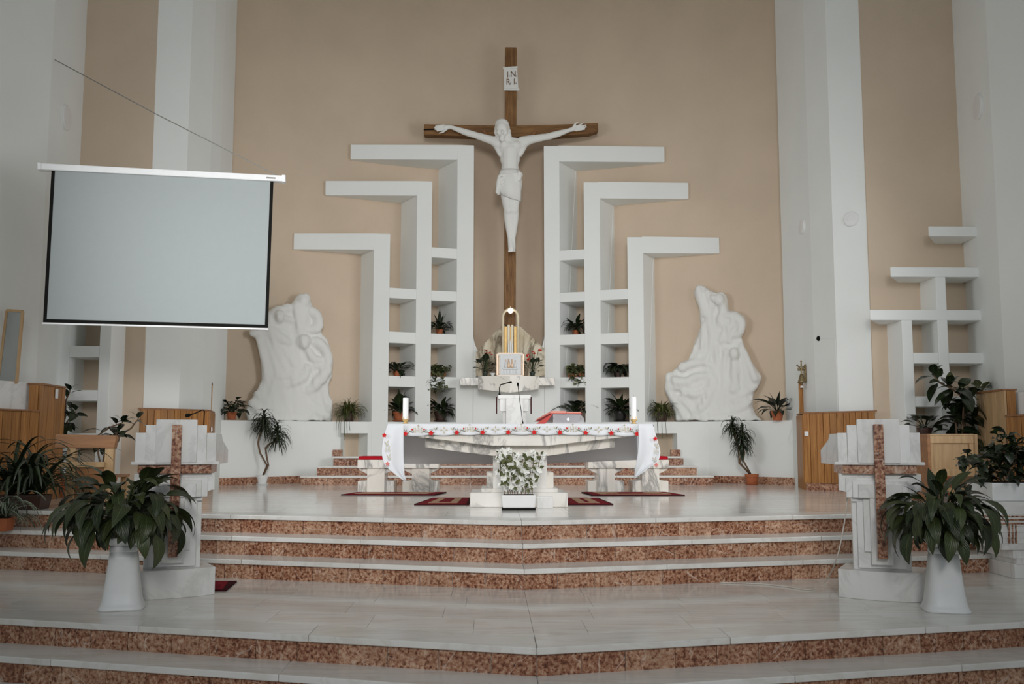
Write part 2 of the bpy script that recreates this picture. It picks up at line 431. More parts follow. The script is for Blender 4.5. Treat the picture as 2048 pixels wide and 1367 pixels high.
# side bays: tan recess wall and the nearer white wall piers
def side(sgn, A, B, name_bay, name_wall):
    Yb = 12.83
    xa, xb = at(A, YH, 12.35).x, at(B, YH, 11.6).x
    x_in = (prp if sgn > 0 else plp)[-1][0]
    mb = MB(); mb.prism([(x_in, Yb), (sgn * 7.6, Yb), (sgn * 7.6, Yb + .9), (x_in, Yb + .9)], -.1, H)
    struct(name_bay, mb, 'tan')
    mb = MB(); mb.prism([(xa, 12.35), (xb, 11.6), (xb + sgn * .16, 10.6), (xb + sgn * .35, 2.0), (sgn * 8.2, 2.0), (sgn * 8.2, 13.2), (xa + sgn * .1, 13.2)], -1.2, H)
    struct(name_wall, mb, 'white')
    return xa, xb
xaR, xbR = side(1, 1974, 2016, 'wall_right', 'wall_right.001')
xaL, xbL = side(-1, 110, 66, 'wall_left', 'wall_left.001')
struct('ceiling', MB().box(-8.2, 3.2, H, 8.2, 17.7, H + .2), 'white')

# ------------------------------------------------------------------ apse base with ledge and lattice frames
ZL = (at(742, 842.5, 16.2).z + at(1290, 843.5, 16.2).z) / 2       # ledge height
G = (16.5, 16.37, 16.2)
ZB0 = at(742, 866, 16.2).z; ZN0 = at(742, 915, 16.2).z
def ledge(sgn, name):
    P = lambda px, Y: at(px, YH, Y).x
    if sgn < 0: e = [(P(742.3, 16.2), 16.2), (P(735, 16.2), 16.2), (P(681, 16.12), 16.12)]
    else: e = [(P(1290.4, 16.2), 16.2), (P(1354, 16.2), 16.2), (P(1356, 16.12), 16.12)]
    outer = [(sgn * 3.30, 15.97), (sgn * 3.9, 15.50), (sgn * 4.42, 15.0), (sgn * 4.62, 14.8)]
    o = None
    # niche beside the frame: two cheeks, a lintel and a sill below
    n0, n1 = (P(735, 16.2), P(681, 16.12)) if sgn < 0 else (P(1312, 16.2), P(1354, 16.15))
    front = [(P(742.3, 16.2) if sgn < 0 else P(1290.4, 16.2), 16.2), (n0, 16.2), (n1, 16.13)] + outer
    def blk(mb, a, b, z0, z1, da=0.0, db=0.0):
        (xa, ya), (xb, yb) = a, b
        mb.prism([(xa, ya), (xb, yb), (xb + sgn * db, wy(xb + sgn * db) + .05), (xa + sgn * da, wy(xa + sgn * da) + .05)], z0, z1)
    mb = MB()
    for i in range(len(front) - 1):
        a, b = front[i], front[i + 1]
        if i == 1:
            blk(mb, a, b, ZB0, ZL); blk(mb, a, b, -.05, ZN0)
        else: blk(mb, a, b, -.05, ZL, .22 if i == 0 else 0, 0)
    return struct(name, mb, 'white'), front
lgL, frL = ledge(-1, 'trim_9'); lgR, frR = ledge(1, 'trim_10')
# red marble skirting along the foot of the ledge and the pillars
def skirting(name, pts, z0, z1, th=.03):
    o = None; root = None
    for a, b in zip(pts[:-1], pts[1:]):
        a, b = Vector(a), Vector(b); d = b - a; n = max(1, round(d.length / .42)); nn = Vector((d.y, -d.x)).normalized()
        if nn.y > 0: nn = -nn
        for k in range(n):
            p, q = a + d * (k / n) + d.normalized() * .001, a + d * ((k + 1) / n) - d.normalized() * .001
            mb = MB().prism([tuple(p + nn * th), tuple(q + nn * th), tuple(q), tuple(p)], z0, z1)
            if root is None: root = struct(name, mb, 'reddark')
            else: mb.build('skirting_slab', 'reddark', root)
    return root
skirting('baseboard_left', [(x, y) for x, y in frL[2:6]], 0, .115)
skirting('baseboard_right', [(x, y) for x, y in frR[2:6]], 0, .115)

def frame_side(sgn):
    P = lambda px, Y: at(px, YH, Y).x
    if sgn < 0:
        LX = [(691, 911.8, 946), (640.5, 829.4, 860.4), (577.8, 742.3, 775.3)]
        zt = [at(820, 289.4, G[0]).z, at(750, 361.8, G[1]).z, at(680, 466.6, G[2]).z]
        zb = [at(820, 318.9, G[0]).z, at(750, 390.5, G[1]).z, at(680, 498.6, G[2]).z]
    else:
        LX = [(1338.6, 1120.3, 1089.3), (1386.6, 1202.8, 1171), (1447.5, 1290.4, 1259)]
        zt = [at(1220, 292.4, G[0]).z, at(1290, 364.6, G[1]).z, at(1350, 474.2, G[2]).z]
        zb = [at(1220, 323.4, G[0]).z, at(1290, 397.0, G[1]).z, at(1350, 506.3, G[2]).z]
    word = 'left' if sgn < 0 else 'right'
    root = thing('lattice_frame', 'white lattice of three stepped angle frames with plant shelves, %s of the crucifix' % word, 'lattice shelf', (sgn * 1.6, 16.4, 0))
    spl = .60
    ups = []
    for i, (tip, inn, out) in enumerate(LX):
        g = G[i]; xt, xi, xo = P(tip, g), P(inn, g), P(out, g)
        def back(x):                                        # where the splayed side meets the wall
            y = wy(x)
            for _ in range(6): y = wy(x + sgn * spl * (y - g))
            return (x + sgn * spl * (y - g), y + .004)
        bi, bo = back(xi), back(xo)
        mb = MB(); mb.prism([(xi, g), (xo, g), bo, bi], 0 if i < 3 else 0, zt[i])
        # beam follows the wall behind
        n = 10; xs = [bi[0] + (xt - bi[0]) * k / n for k in range(n + 1)]
        bk = [(x, max(wy(x) + .004, g + .012)) for x in xs]
        mb.prism([(xt, g), (xi, g)] + [bi] + bk[1:], zb[i], zt[i])
        mb.build('angle_frame', 'white', root, True, bevel=.008)
        ups.append((xi, xo, g, bi, bo))
    # shelves between the uprights; columns A (inner) and B (outer)
    yA = [(495.5, 515.7), (581.5, 601.3), (667.5, 688), (753.3, 775), (843, 866)] if sgn < 0 else [(499.5, 519.5), (584, 603), (668.5, 689), (753.8, 775), (843.5, 866)]
    yB = [(576.5, 596.8), (663.5, 686.0), (751.6, 773), (842, 866)] if sgn < 0 else [(578.5, 599), (665.8, 687.3), (753.8, 775), (843.5, 866)]
    pxA, pxB = (885, 800) if sgn < 0 else (1146, 1230)
    zs = {}
    for nm, ys, px, a, b in (('A', yA, pxA, 0, 1), ('B', yB, pxB, 1, 2)):
        ua, ub = ups[a], ups[b]
        for y0, y1 in ys:
            Ym = (ua[2] + ub[2]) / 2
            z1, z0 = at(px, y0, Ym).z, at(px, y1, Ym).z
            if y0 > 840: z1 = ZL; z0 = ZB0
            mb = MB().prism([(ua[0], ua[2] + .002), (ub[1], ub[2] + .002), (ub[4][0], ub[4][1]), (ua[3][0], ua[3][1])], z0, z1)
            mb.build('shelf', 'white', root, True, bevel=.006); zs.setdefault(nm, []).append(z1)
        MB().prism([(ua[0], ua[2] + .002), (ub[1], ub[2] + .002), (ub[4][0], ub[4][1]), (ua[3][0], ua[3][1])], 0, ZN0).build('lower_panel', 'white', root, True)
    return root, ups, zs
latL, upL, zsL = frame_side(-1); latR, upR, zsR = frame_side(1)
# white panel between the two frames, with curved shoulders under the niche
xl, xr = upL[0][1] + .001, upR[0][1] - .001
zc0, zc1 = at(945, 672, 16.5).z, at(957, 703, 16.5).z
xi_l, xi_r = at(957, 703, 16.5).x, at(1079, 703, 16.5).x
zs_ = at(1000, 752, 16.5).z
pan = [(xl, 0), (xr, 0), (xr, zc0)]
for k in range(1, 9):
    t = k / 8; pan.append((xr + (xi_r - xr) * t ** 1.8, zc0 + (zc1 - zc0) * t))
pan += [(xi_r, zs_), (xi_l, zs_)]
for k in range(8, -1, -1):
    t = k / 8; pan.append((xl + (xi_l - xl) * t ** 1.8, zc0 + (zc1 - zc0) * t))
struct('trim_11', MB().slab(pan, 16.502, 17.2), 'white')

# side lattices in the bays
def side_lattice(sgn):
    Yf, Yw = 12.36, 13.0
    wyb = lambda x: 12.84
    X = lambda px, py: at(px, py, Yf).x
    Z = lambda px, py: at(px, py, Yf).z
    word = 'right' if sgn > 0 else 'left'
    root = thing('side_lattice', 'white stepped lattice with open cells in the %s side bay' % word, 'lattice shelf', (sgn * 5.6, 12.5, 0))
    def bar(x0, x1, z0, z1, nm):
        yf = Yf + {'beam': 0, 'shelf': .004, 'upright': .002}[nm]
        x0, x1 = sorted((x0, x1)); dl = (wyb(x0) - yf) * .62 if nm == 'beam' else 0
        MB().prism([(x0, yf), (x1, yf), (x1 - (dl if sgn < 0 else 0), wyb(x1)), (x0 + (dl if sgn > 0 else 0), wyb(x0))], z0, z1).build(nm, 'white', root, True, bevel=.006)
    if sgn > 0:
        xe = at(1974, YH, 12.36).x + .02
        v3a, v3b, v2a, v2b = X(1803, 640), X(1824, 640), X(1873, 600), X(1893, 600)
        t1, t2, t3 = X(1857, 465), X(1781, 548), X(1740, 632)
        bar(t1, xe, Z(1900, 472.5), Z(1900, 452.5), 'beam'); bar(t2, xe, Z(1860, 553.5), Z(1860, 534), 'beam'); bar(t3, xe, Z(1850, 640), Z(1850, 619.5), 'beam')
        rows = [(726.6, 705), (813, 792), (900, 878), (985, 962)]
        bar(v3a, v3b, 0, Z(1850, 640), 'upright'); bar(v2a, v2b, 0, Z(1860, 553.5), 'upright')
        for a, b in rows: bar(v3b, v2a, Z(1850, a), Z(1850, b), 'shelf'); bar(v2b, xe, Z(1920, a), Z(1920, b), 'shelf')
    else:
        xe = at(110, YH, 12.36).x - .02
        v3a, v3b, v2a, v2b = X(222, 690), X(199, 690), X(139, 690), X(119, 690)
        t1, t2, t3 = X(141, 465), X(232, 548), X(280, 632)
        bar(t1, xe, Z(140, 472), Z(140, 452), 'beam'); bar(t2, xe, Z(180, 553), Z(180, 533), 'beam'); bar(t3, xe, Z(200, 630), Z(200, 610), 'beam')
        rows = [(713.6, 691.5), (801, 779.5), (888, 866), (972, 950)]
        bar(v3a, v3b, 0, Z(200, 630), 'upright'); bar(v2a, v2b, 0, Z(180, 553), 'upright')
        for a, b in rows: bar(v3b, v2a, Z(170, a), Z(170, b), 'shelf'); bar(v2b, xe, Z(130, a), Z(130, b), 'shelf')
side_lattice(1); side_lattice(-1)

# pine cladding round the pillar feet: every plank a piece
def planks(root, a, b, z0, z1, wd, th=.025, m='pine', zf=None):
    a, b = Vector(a), Vector(b); d = b - a; n = max(1, round(d.length / wd)); u = d.normalized(); nn = Vector((d.y, -d.x)).normalized()
    if nn.dot(CAM.xy - a) < 0: nn = -nn
    for k in range(n):
        p, q = a + d * (k / n) + u * .003, a + d * ((k + 1) / n) - u * .003
        t = th * rng.uniform(.85, 1.1)
        zt = z1 if zf is None else zf((k + .5) / n)
        MB().prism([tuple(p + nn * t), tuple(q + nn * t), tuple(q), tuple(p)], z0, zt).build('plank', m, root, True, bevel=.003)
def clad_pillar(sgn):
    word = 'right' if sgn > 0 else 'left'
    P = lambda px, Y: Vector((at(px, YH, Y).x, Y))
    if sgn > 0: pts = [P(1598, 14.4), P(1609, 13.5), P(1690, 13.08), P(1752, 12.75)]; zt = at(1680, 826, 13.3).z
    else: pts = [P(425, 14.4), P(414, 13.5), P(345, 13.08), P(277, 12.75)]; zt = at(345, 821, 13.3).z
    root = thing('pillar_cladding', 'waist-high pine board cladding round the foot of the %s pillar' % word, 'wood panelling', (pts[2].x, pts[2].y, 0))
    for i, (a, b) in enumerate(zip(pts[:-1], pts[1:])):
        if sgn > 0 and i == 0: continue
        planks(root, a, b, .10, zt, .095)
    inner = [(p.x, p.y) for p in pts]; back = [(p.x, p.y + .10) for p in pts[::-1]]
    MB().prism([(p.x, p.y + .006) for p in pts] + back, 0.0, zt - .01).build('batten', 'pine', root, True)
    MB().prism([(p.x - sgn * .012 * (1 if i < 2 else -1), p.y - .045) for i, p in enumerate(pts)] + [(p.x, p.y + .08) for p in pts[::-1]], zt, zt + .022).build('cap_rail', 'brownwood', root, True)
    for i, (a, b) in enumerate(zip(pts[:-1], pts[1:])):
        if i == 0: continue
        d = b - a; n = 3
        for k in range(n):
            p, q = a + d * (k / n), a + d * ((k + 1) / n)
            MB().prism([(p.x, p.y - .05), (q.x, q.y - .05), (q.x, q.y), (p.x, p.y)], 0, .098).build('skirting_slab', 'reddark', root, True)
    return root, zt
cpR, zcR = clad_pillar(1); cpL, zcL = clad_pillar(-1)
# tall narrow pine board at the inner side of the right pillar
p0, p1 = at(1598, YH, 14.45), at(1609, YH, 14.35)
t = thing('pine_board', 'tall narrow pine board standing at the inner edge of the right pillar', 'board', (p0.x, 14.4, 0))
ztb = at(1603, 766, 14.4).z
MB().box(p0.x, 14.36, .0, p0.x + .046, 14.40, ztb).build('plank', 'pine', t, True, bevel=.004)
MB().box(p0.x + .048, 14.365, .0, p1.x + .012, 14.40, ztb).build('plank', 'pine', t, True, bevel=.004)

# half-height pine walls with a taller post at the two wall piers
def rail(sgn):
    word = 'right' if sgn > 0 else 'left'
    P = lambda px, Y: Vector((at(px, YH, Y).x, Y))
    if sgn > 0: a, b, c = P(1961, 11.75), P(2018, 11.0), P(2130, 10.2); zp, zw = at(1990, 784, 11.4).z, at(2040, 832, 10.8).z
    else: a, b, c = P(122, 11.75), P(72, 11.0), P(-60, 10.2); zp, zw = at(100, 773, 11.4).z, at(40, 822, 10.8).z
    root = thing('pine_balustrade', 'half-height pine board wall with a taller post at the %s wall pier' % word, 'wood panelling', (b.x, b.y, 0))
    planks(root, a, b, 0, zp, .11, m='paletan' if sgn > 0 else 'pine'); planks(root, b, c, 0, zw, .12, m='pine')
    for q, r_, z in ((a, b, zp), (b, c, zw)):
        d = (r_ - q).normalized(); nn = Vector((-d.y, d.x)); nn = nn if nn.dot(CAM.xy - q) < 0 else -nn
        MB().prism([tuple(q + nn * .004), tuple(r_ + nn * .004), tuple(r_ + nn * .10), tuple(q + nn * .10)], 0, z - .004).build('batten', 'pine', root, True)
        MB().prism([tuple(q - nn * .04), tuple(r_ - nn * .04), tuple(r_ + nn * .12), tuple(q + nn * .12)], z, z + .02).build('cap_rail', 'brownwood', root, True)
    # white masonry block behind the low part
    d = (c - b).normalized(); nn = Vector((-d.y, d.x)); nn = nn if nn.dot(CAM.xy - b) < 0 else -nn
    zt = at(2030, 783, 10.9).z if sgn > 0 else at(35, 763, 10.9).z
    q, r_ = b + nn * .13, c + nn * .13
    struct('trim_12' if sgn > 0 else 'trim_13', MB().prism([tuple(q), tuple(r_), tuple(r_ + nn * .5), tuple(q + nn * .5)], zw - .3, zt), 'lect')
    return root, zt
rlR, zbR = rail(1); rlL, zbL = rail(-1)

# ------------------------------------------------------------------ back stairs
def back_stairs():
    root = thing('back_steps', 'three red marble steps with pale treads below the back wall, behind the altar', 'steps', (0, 15.6, 0))
    W = (3.17, 2.99, 2.79); Ys = (15.14, 15.47, 15.80); r = .143
    for k in range(3):
        y0, z0, wd = Ys[k], r * k, W[k]
        MB().box(-wd, y0 + .02, max(0, z0 - .02), wd, 16.19, z0 + r - .031).build('step_core', 'tread', root, True)
        x = -wd
        while x < wd - .01:
            e = min(wd, x + rng.choice((.40, .44, .52))); e = wd if wd - e < .12 else e
            MB().box(x + .002, y0, z0, e - .002, y0 + .018, z0 + r - .032).build('riser_slab', 'reddark', root, True); x = e
        x = -wd - .01
        while x < wd:
            e = min(wd + .01, x + rng.uniform(1.0, 1.4)); e = wd + .01 if wd + .01 - e < .3 else e
            MB().box(x + .001, y0 - .03, z0 + r - .03, e - .001, Ys[k + 1] - .001 if k < 2 else 16.19, z0 + r).build('tread_slab', 'tread', root, True, bevel=.005); x = e
        for sg in (-1, 1):                                   # stepped skirting where the steps meet the wall
            x0 = sg * (W[k + 1] if k < 2 else 2.70); x1 = sg * ((W[k + 1] if k < 2 else 2.70) + .15)
            y = 16.10 if k < 2 else 16.08
            MB().box(x0, y, z0 + r, x1, 16.19, z0 + r + .105).build('skirting_slab', 'reddark', root, True)
back_stairs()

# ------------------------------------------------------------------ crucifix
YC = 16.62
cru = thing('crucifix', 'large dark wooden crucifix with a white gypsum figure and title plate on the apse wall', 'crucifix', (.07, YC, 0))
zt, zb = at(1022, 94, YC).z, at(1020, 653, YC).z
x0, x1 = at(1010, 150, YC).x, at(1033.5, 150, YC).x; xa, xb = at(1008, 600, YC).x, at(1031.5, 600, YC).x
poly = [(xa + .003, zb + .05), ((xa * 3 + xb) / 4, zb + .012), ((xa + xb) / 2, zb), ((xa + xb * 3) / 4, zb + .012), (xb - .003, zb + .05), (x1, zt), (x0, zt)]
MB().slab(poly, YC, YC + .19).build('post', 'cross', cru, True, bevel=.012)
B = lambda px, py: at(px, py, YC - .02)
bl = [(848, 248), (930, 250), (1020, 251), (1110, 249), (1196, 246), (1196.5, 262), (1180, 267), (1120, 272), (1060, 275), (1000, 275), (930, 272), (848, 270)]
MB().slab([(B(*p).x, B(*p).z) for p in bl][::-1], YC - .03, YC + .16).build('crossbeam', 'crossx', cru, True, bevel=.015)
# long dark split at the left end of the beam
MB().slab([(B(*p).x, B(*p).z) for p in ((847, 258.5), (868, 258), (878, 259.5), (866, 260.5), (848, 261))], YC - .034, YC).build('split', 'black', cru, True)
for a, b in (((967, 262), (981, 276)), ((1073, 260), (1062, 275))):
    pa, pb = at(*a, YC - .06), at(*b, YC - .06)
    MB().tube([pa, pb], .022, 6).build('wedge_peg', 'brownwood', cru, True)
# title plate
YT = YC - .05
T = lambda px, py: (at(px, py, YT).x, at(px, py, YT).z)
tp = MB().slab([T(1008, 136), T(1034, 133), T(1037, 179), T(1008, 178)][::-1], YT, YT + .05).build('title_plate', 'statue', cru, True, bevel=.006)
for y, xa_, xb_ in ((135.5, 1006, 1035), (177.5, 1008, 1038.5)):
    MB().tube([at(xa_, y + .8, YT), at(xb_, y - 1 if y < 150 else y + 1.4, YT)], .022, 8).build('scroll_roll', 'statue', tp, True)
for ch, px, py in (('I', 1015.5, 149.5), ('.', 1019, 153.5), ('N', 1026.5, 148.5), ('.', 1032.5, 153.5), ('R', 1016.5, 164), ('.', 1021.5, 167.5), ('I', 1028.5, 163.5), ('.', 1032, 167.5)):
    vs, fs = text_mb(ch, .155, .004); c = at(px, py, YT - .004)
    mb = MB(); dz = 0
    mb.add([(c.x + v[0] * .85, c.y - v[2], c.z + v[1] + (.0 if ch != '.' else .052)) for v in vs], fs)
    mb.build('letter', 'ink', tp, True)
# the figure: one continuous body
YF = 16.38
def f(px, py, dy=0.0): return at(px, py, YF + dy)
k = mpp(YF)
mb = MB()
C_ = lambda a, b, ra, rb: mb.cap(f(*a), f(*b), ra * k, rb * k, 12)
E_ = lambda c, r, rot=None: mb.ell(f(*c), (r[0] * k, r[1] * k, r[2] * k), 20, 14, rot)
# torso: ribcage, belly, pelvis
E_((1020, 298, .02), (23.5, 15, 24)); E_((1020, 286, .03), (30, 12, 12)); E_((1010, 291, -.03), (12, 10, 10)); E_((1031, 291, -.03), (12, 10, 10))
E_((1020, 318, .02), (20.5, 13, 20)); E_((1020, 336, .02), (18, 12.5, 18)); E_((1018, 356, .03), (21, 14, 17))
C_((1020, 300, .02), (1020, 345, .03), 19, 16.5)
# neck and head (drooping to the viewer's left and forward)
C_((1016, 284, .0), (1007, 266, -.05), 9.5, 8.5)
E_((1004, 258, -.09), (12.5, 14, 16), (R(18), R(-14), 0)); E_((1004, 268, -.10), (8.5, 9, 9)); E_((1004, 249, -.05), (14.5, 15, 12))
E_((1005, 263.5, -.205), (2.2, 4, 5), (R(-20), R(-12), 0))                      # nose
for dx in (-5, 5): E_((1004.5 + dx, 258.5 + dx * .15, -.17), (4.4, 2.5, 1.5)); E_((1004.5 + dx * 1.5, 265, -.14), (4, 4, 4))
E_((1004.5, 271, -.175), (4.4, 2.5, 1.6)); E_((1004, 277, -.13), (6, 6, 7))      # mouth, beard
for a in ((994, 256), (993, 264), (996, 271), (1014.5, 255), (1017, 263), (1018, 271), (1019, 278)): E_((*a, -.03), (5.5, 8, 6.5))   # long hair
# arms
C_((1045, 284, .04), (1060, 279.5, .05), 12, 9.5); C_((1058, 279.5, .05), (1098, 272.5, .07), 9.2, 6.6); C_((1098, 272.5, .07), (1116, 267.5, .08), 7.2, 6.8); C_((1116, 267.5, .08), (1139, 260, .10), 6.8, 4.2)
C_((997, 286, .04), (984, 280.5, .05), 12, 9.5); C_((985, 281, .05), (947, 269, .07), 9.2, 6.6); C_((947, 269, .07), (930, 264, .08), 7.2, 6.8); C_((930, 264, .08), (902, 254, .10), 6.8, 4.2)
# pectoral folds reaching into the armpits
C_((1032, 296, .0), (1052, 284, .03), 9, 9); C_((1008, 296, .0), (990, 285, .03), 9, 9); C_((1040, 308, .02), (1049, 291, .04), 6, 6); C_((1001, 308, .02), (992, 291, .04), 6, 6)
# hands: palm, four fingers, thumb
def hand(wr, palm, tips, thumb, dy):
    C_((*wr, dy), (*palm, dy), 4.4, 5.2)
    for (bx, by), (tx, ty) in tips:
        mx, my = (bx + tx) / 2, (by + ty) / 2
        C_((bx, by, dy - .01), (mx, my, dy - .03), 1.9, 1.7); C_((mx, my, dy - .03), (tx, ty, dy - .012), 1.7, 1.3)
    (bx, by), (mx, my), (tx, ty) = thumb
    C_((bx, by, dy - .02), (mx, my, dy - .045), 2.2, 1.9); C_((mx, my, dy - .045), (tx, ty, dy - .05), 1.9, 1.4)
hand((902, 254), (891, 254.5), (((888, 250), (871, 251.5)), ((887, 253), (868, 255)), ((887, 256), (869.5, 259)), ((888, 259), (874, 262.5))), ((893, 259), (886, 264), (878, 266)), .10)
hand((1139, 260), (1149, 257), (((1152, 252.5), (1168, 245.5)), ((1154, 255), (1173, 249)), ((1154, 258), (1173.5, 253.5)), ((1152, 261), (1170, 258.5))), ((1147, 252), (1151, 247), (1157, 243.5)), .10)
# legs, close together, knees a little forward
C_((1010, 362, .02), (1016, 416, -.10), 15, 9.8); C_((1029, 362, .02), (1028, 416, -.08), 15.5, 10)
E_((1017, 419, -.12), (8.5, 8, 9)); E_((1028.5, 419, -.10), (8.5, 8, 9))
C_((1016, 420, -.09), (1017, 440, -.02), 9.2, 9.0); C_((1017, 440, -.02), (1020, 477, .06), 9.0, 5.2); C_((1029, 420, -.07), (1028, 440, -.01), 9.4, 9.2); C_((1028, 440, -.01), (1026, 477, .07), 9.2, 5.2)
C_((1020, 477, .06), (1022, 497, -.02), 5.4, 6.0); C_((1026, 477, .07), (1026, 497, .03), 5.4, 5.8)
for i, x in enumerate((1017, 1019.6, 1022.2, 1024.6, 1026.8)): C_((1021 + (x - 1021) * .5, 496, -.02), (x, 503.5 - abs(i - .5) * .5, -.05), 2.2, 1.5)
for x in (1025.5, 1028, 1030.5): C_((1026, 496, .02), (x, 502, -.005), 2.2, 1.4)
fig = remeshed(mb, 'figure', 'statue', .013, 3, cru, True)
# loincloth with a knot and hanging end
mb = MB()
rows = []
for j, (py, cx_, rx, ry) in enumerate(((341, 1020, 19.5, 15), (346, 1020, 21, 16.5), (356, 1018, 23.5, 18.5), (368, 1018, 25, 19.5), (382, 1018.5, 24, 19.0), (396, 1021, 21, 18.5))):
    c = f(cx_, py, .02 - .012 * j); row = []
    for q in range(41):
        a = 2 * math.pi * q / 40; fold = 1 + .05 * math.sin(5 * a + j * 1.1) * (j > 0) + .02 * math.sin(11 * a - j)
        low = 0 if j < 5 else (.07 * math.cos(a - 2.6))
        row.append((c.x + rx * k * fold * math.cos(a), c.y + ry * k * fold * math.sin(a), c.z + low))
    rows.append(row)
mb.grid(rows); lc = mb.build('loincloth', 'statue', cru, True, smooth=True, solid=.018)
mb = MB(); mb.ell(f(1039, 348, -.14), (.05, .05, .05), 10, 8); mb.ell(f(1041.5, 350, -.10), (.04, .05, .05), 10, 8)
for i in range(5):
    x = 995 + i * 2.6; mb.cap(f(998 + i * 2, 352, -.12 + .03 * i), f(x - 1, 388 - i * 3 + (2 if i % 2 else -4), -.16 + .04 * i), 3.2 * k, 3.6 * k, 8)
for i in range(6): mb.cap(f(1041, 345 + i * 2.4, -.14), f(1000 + i, 350 + i * 7, -.15), 2.0 * k, 2.4 * k, 8)
remeshed(mb, 'cloth_knot', 'statue', .014, 3, lc, True)

# ------------------------------------------------------------------ the two white reliefs
def relief(name, label, sc, off, outline, strokes, heads, sgn, voxel=.026):
    Y0 = lambda px: wy(at(px, 760, 16.0).x)
    S = lambda p, d=0.0: onwall(off[0] + p[0] * sc, off[1] + p[1] * sc, d)
    kk = mpp(15.9) * sc
    c0 = S((outline[-1][0], outline[-1][1]), .25); root_loc = onwall(off[0] + 700 * sc, 842, .25)
    mb = MB()
    n = len(outline); front = [S(p, .215) for p in outline]; back = [S(p, -.04) for p in outline]
    # closed outline slab, triangulated as a prism
    vs = front + back
    mb.add(vs, [tuple(range(n)), tuple(range(n, 2 * n))[::-1]] + [(i, n + i, n + (i + 1) % n, (i + 1) % n) for i in range(n)])
    for st in strokes:
        pts, r, d = st[0], st[1], .185 + (st[2] - .2) * .75
        rs = r if hasattr(r, '__len__') else [r] * len(pts)
        # smooth polyline
        P = [S(p, d) for p in pts]
        for i in range(len(P) - 1):
            a, b = P[i], P[i + 1]; q0 = P[max(0, i - 1)]; q3 = P[min(len(P) - 1, i + 2)]
            prev = None
            for t in range(7):
                u = t / 6
                c = a * (2 * u ** 3 - 3 * u ** 2 + 1) + b * (-2 * u ** 3 + 3 * u ** 2) + (b - q0) * .5 * (u ** 3 - 2 * u ** 2 + u) + (q3 - a) * .5 * (u ** 3 - u ** 2)
                rr = (rs[i] * (1 - u) + rs[i + 1] * u) * kk
                if prev is not None: mb.cap(prev[0], c, prev[1], rr, 8)
                prev = (c, rr)
    for (hx, hy), r, d in heads:
        c = S((hx, hy), d); q = r * kk
        mb.ell(c, (q * .86, q, q * 1.15), 16, 12); mb.ell(c + Vector((0, -q * .98, -q * .1)), (q * .16, q * .28, q * .3), 8, 6)
        for sg in (-1, 1): mb.ell(c + Vector((sg * q * .35, -q * .86, q * .18)), (q * .26, q * .14, q * .1), 8, 6)
        mb.ell(c + Vector((0, -q * .86, -q * .52)), (q * .28, q * .16, q * .09), 8, 6)
        mb.ell(c + Vector((0, q * .1, q * .35)), (q * .98, q * 1.0, q * .9), 12, 10)
    from mathutils import noise as mn
    def folds(me):
        me.calc_loop_triangles() if hasattr(me, 'calc_loop_triangles') else None
        nr = [Vector(v.normal) for v in me.vertices]
        for v, n_ in zip(me.vertices, nr):
            c = v.co; q = Vector((c.x * 9 + c.z * 1.6, c.y * 4, c.z * 1.8 + c.x * 1.1))
            v.co = c + n_ * (.026 * mn.noise(q) + .016 * mn.noise(q * 2.1))
    o = remeshed(mb, name, 'statue', voxel, 2, disp=folds)
    me = o.data; L = Vector(root_loc)
    for v in me.vertices: v.co -= L
    o.location = L
    return tag(o, label, 'sculpture')
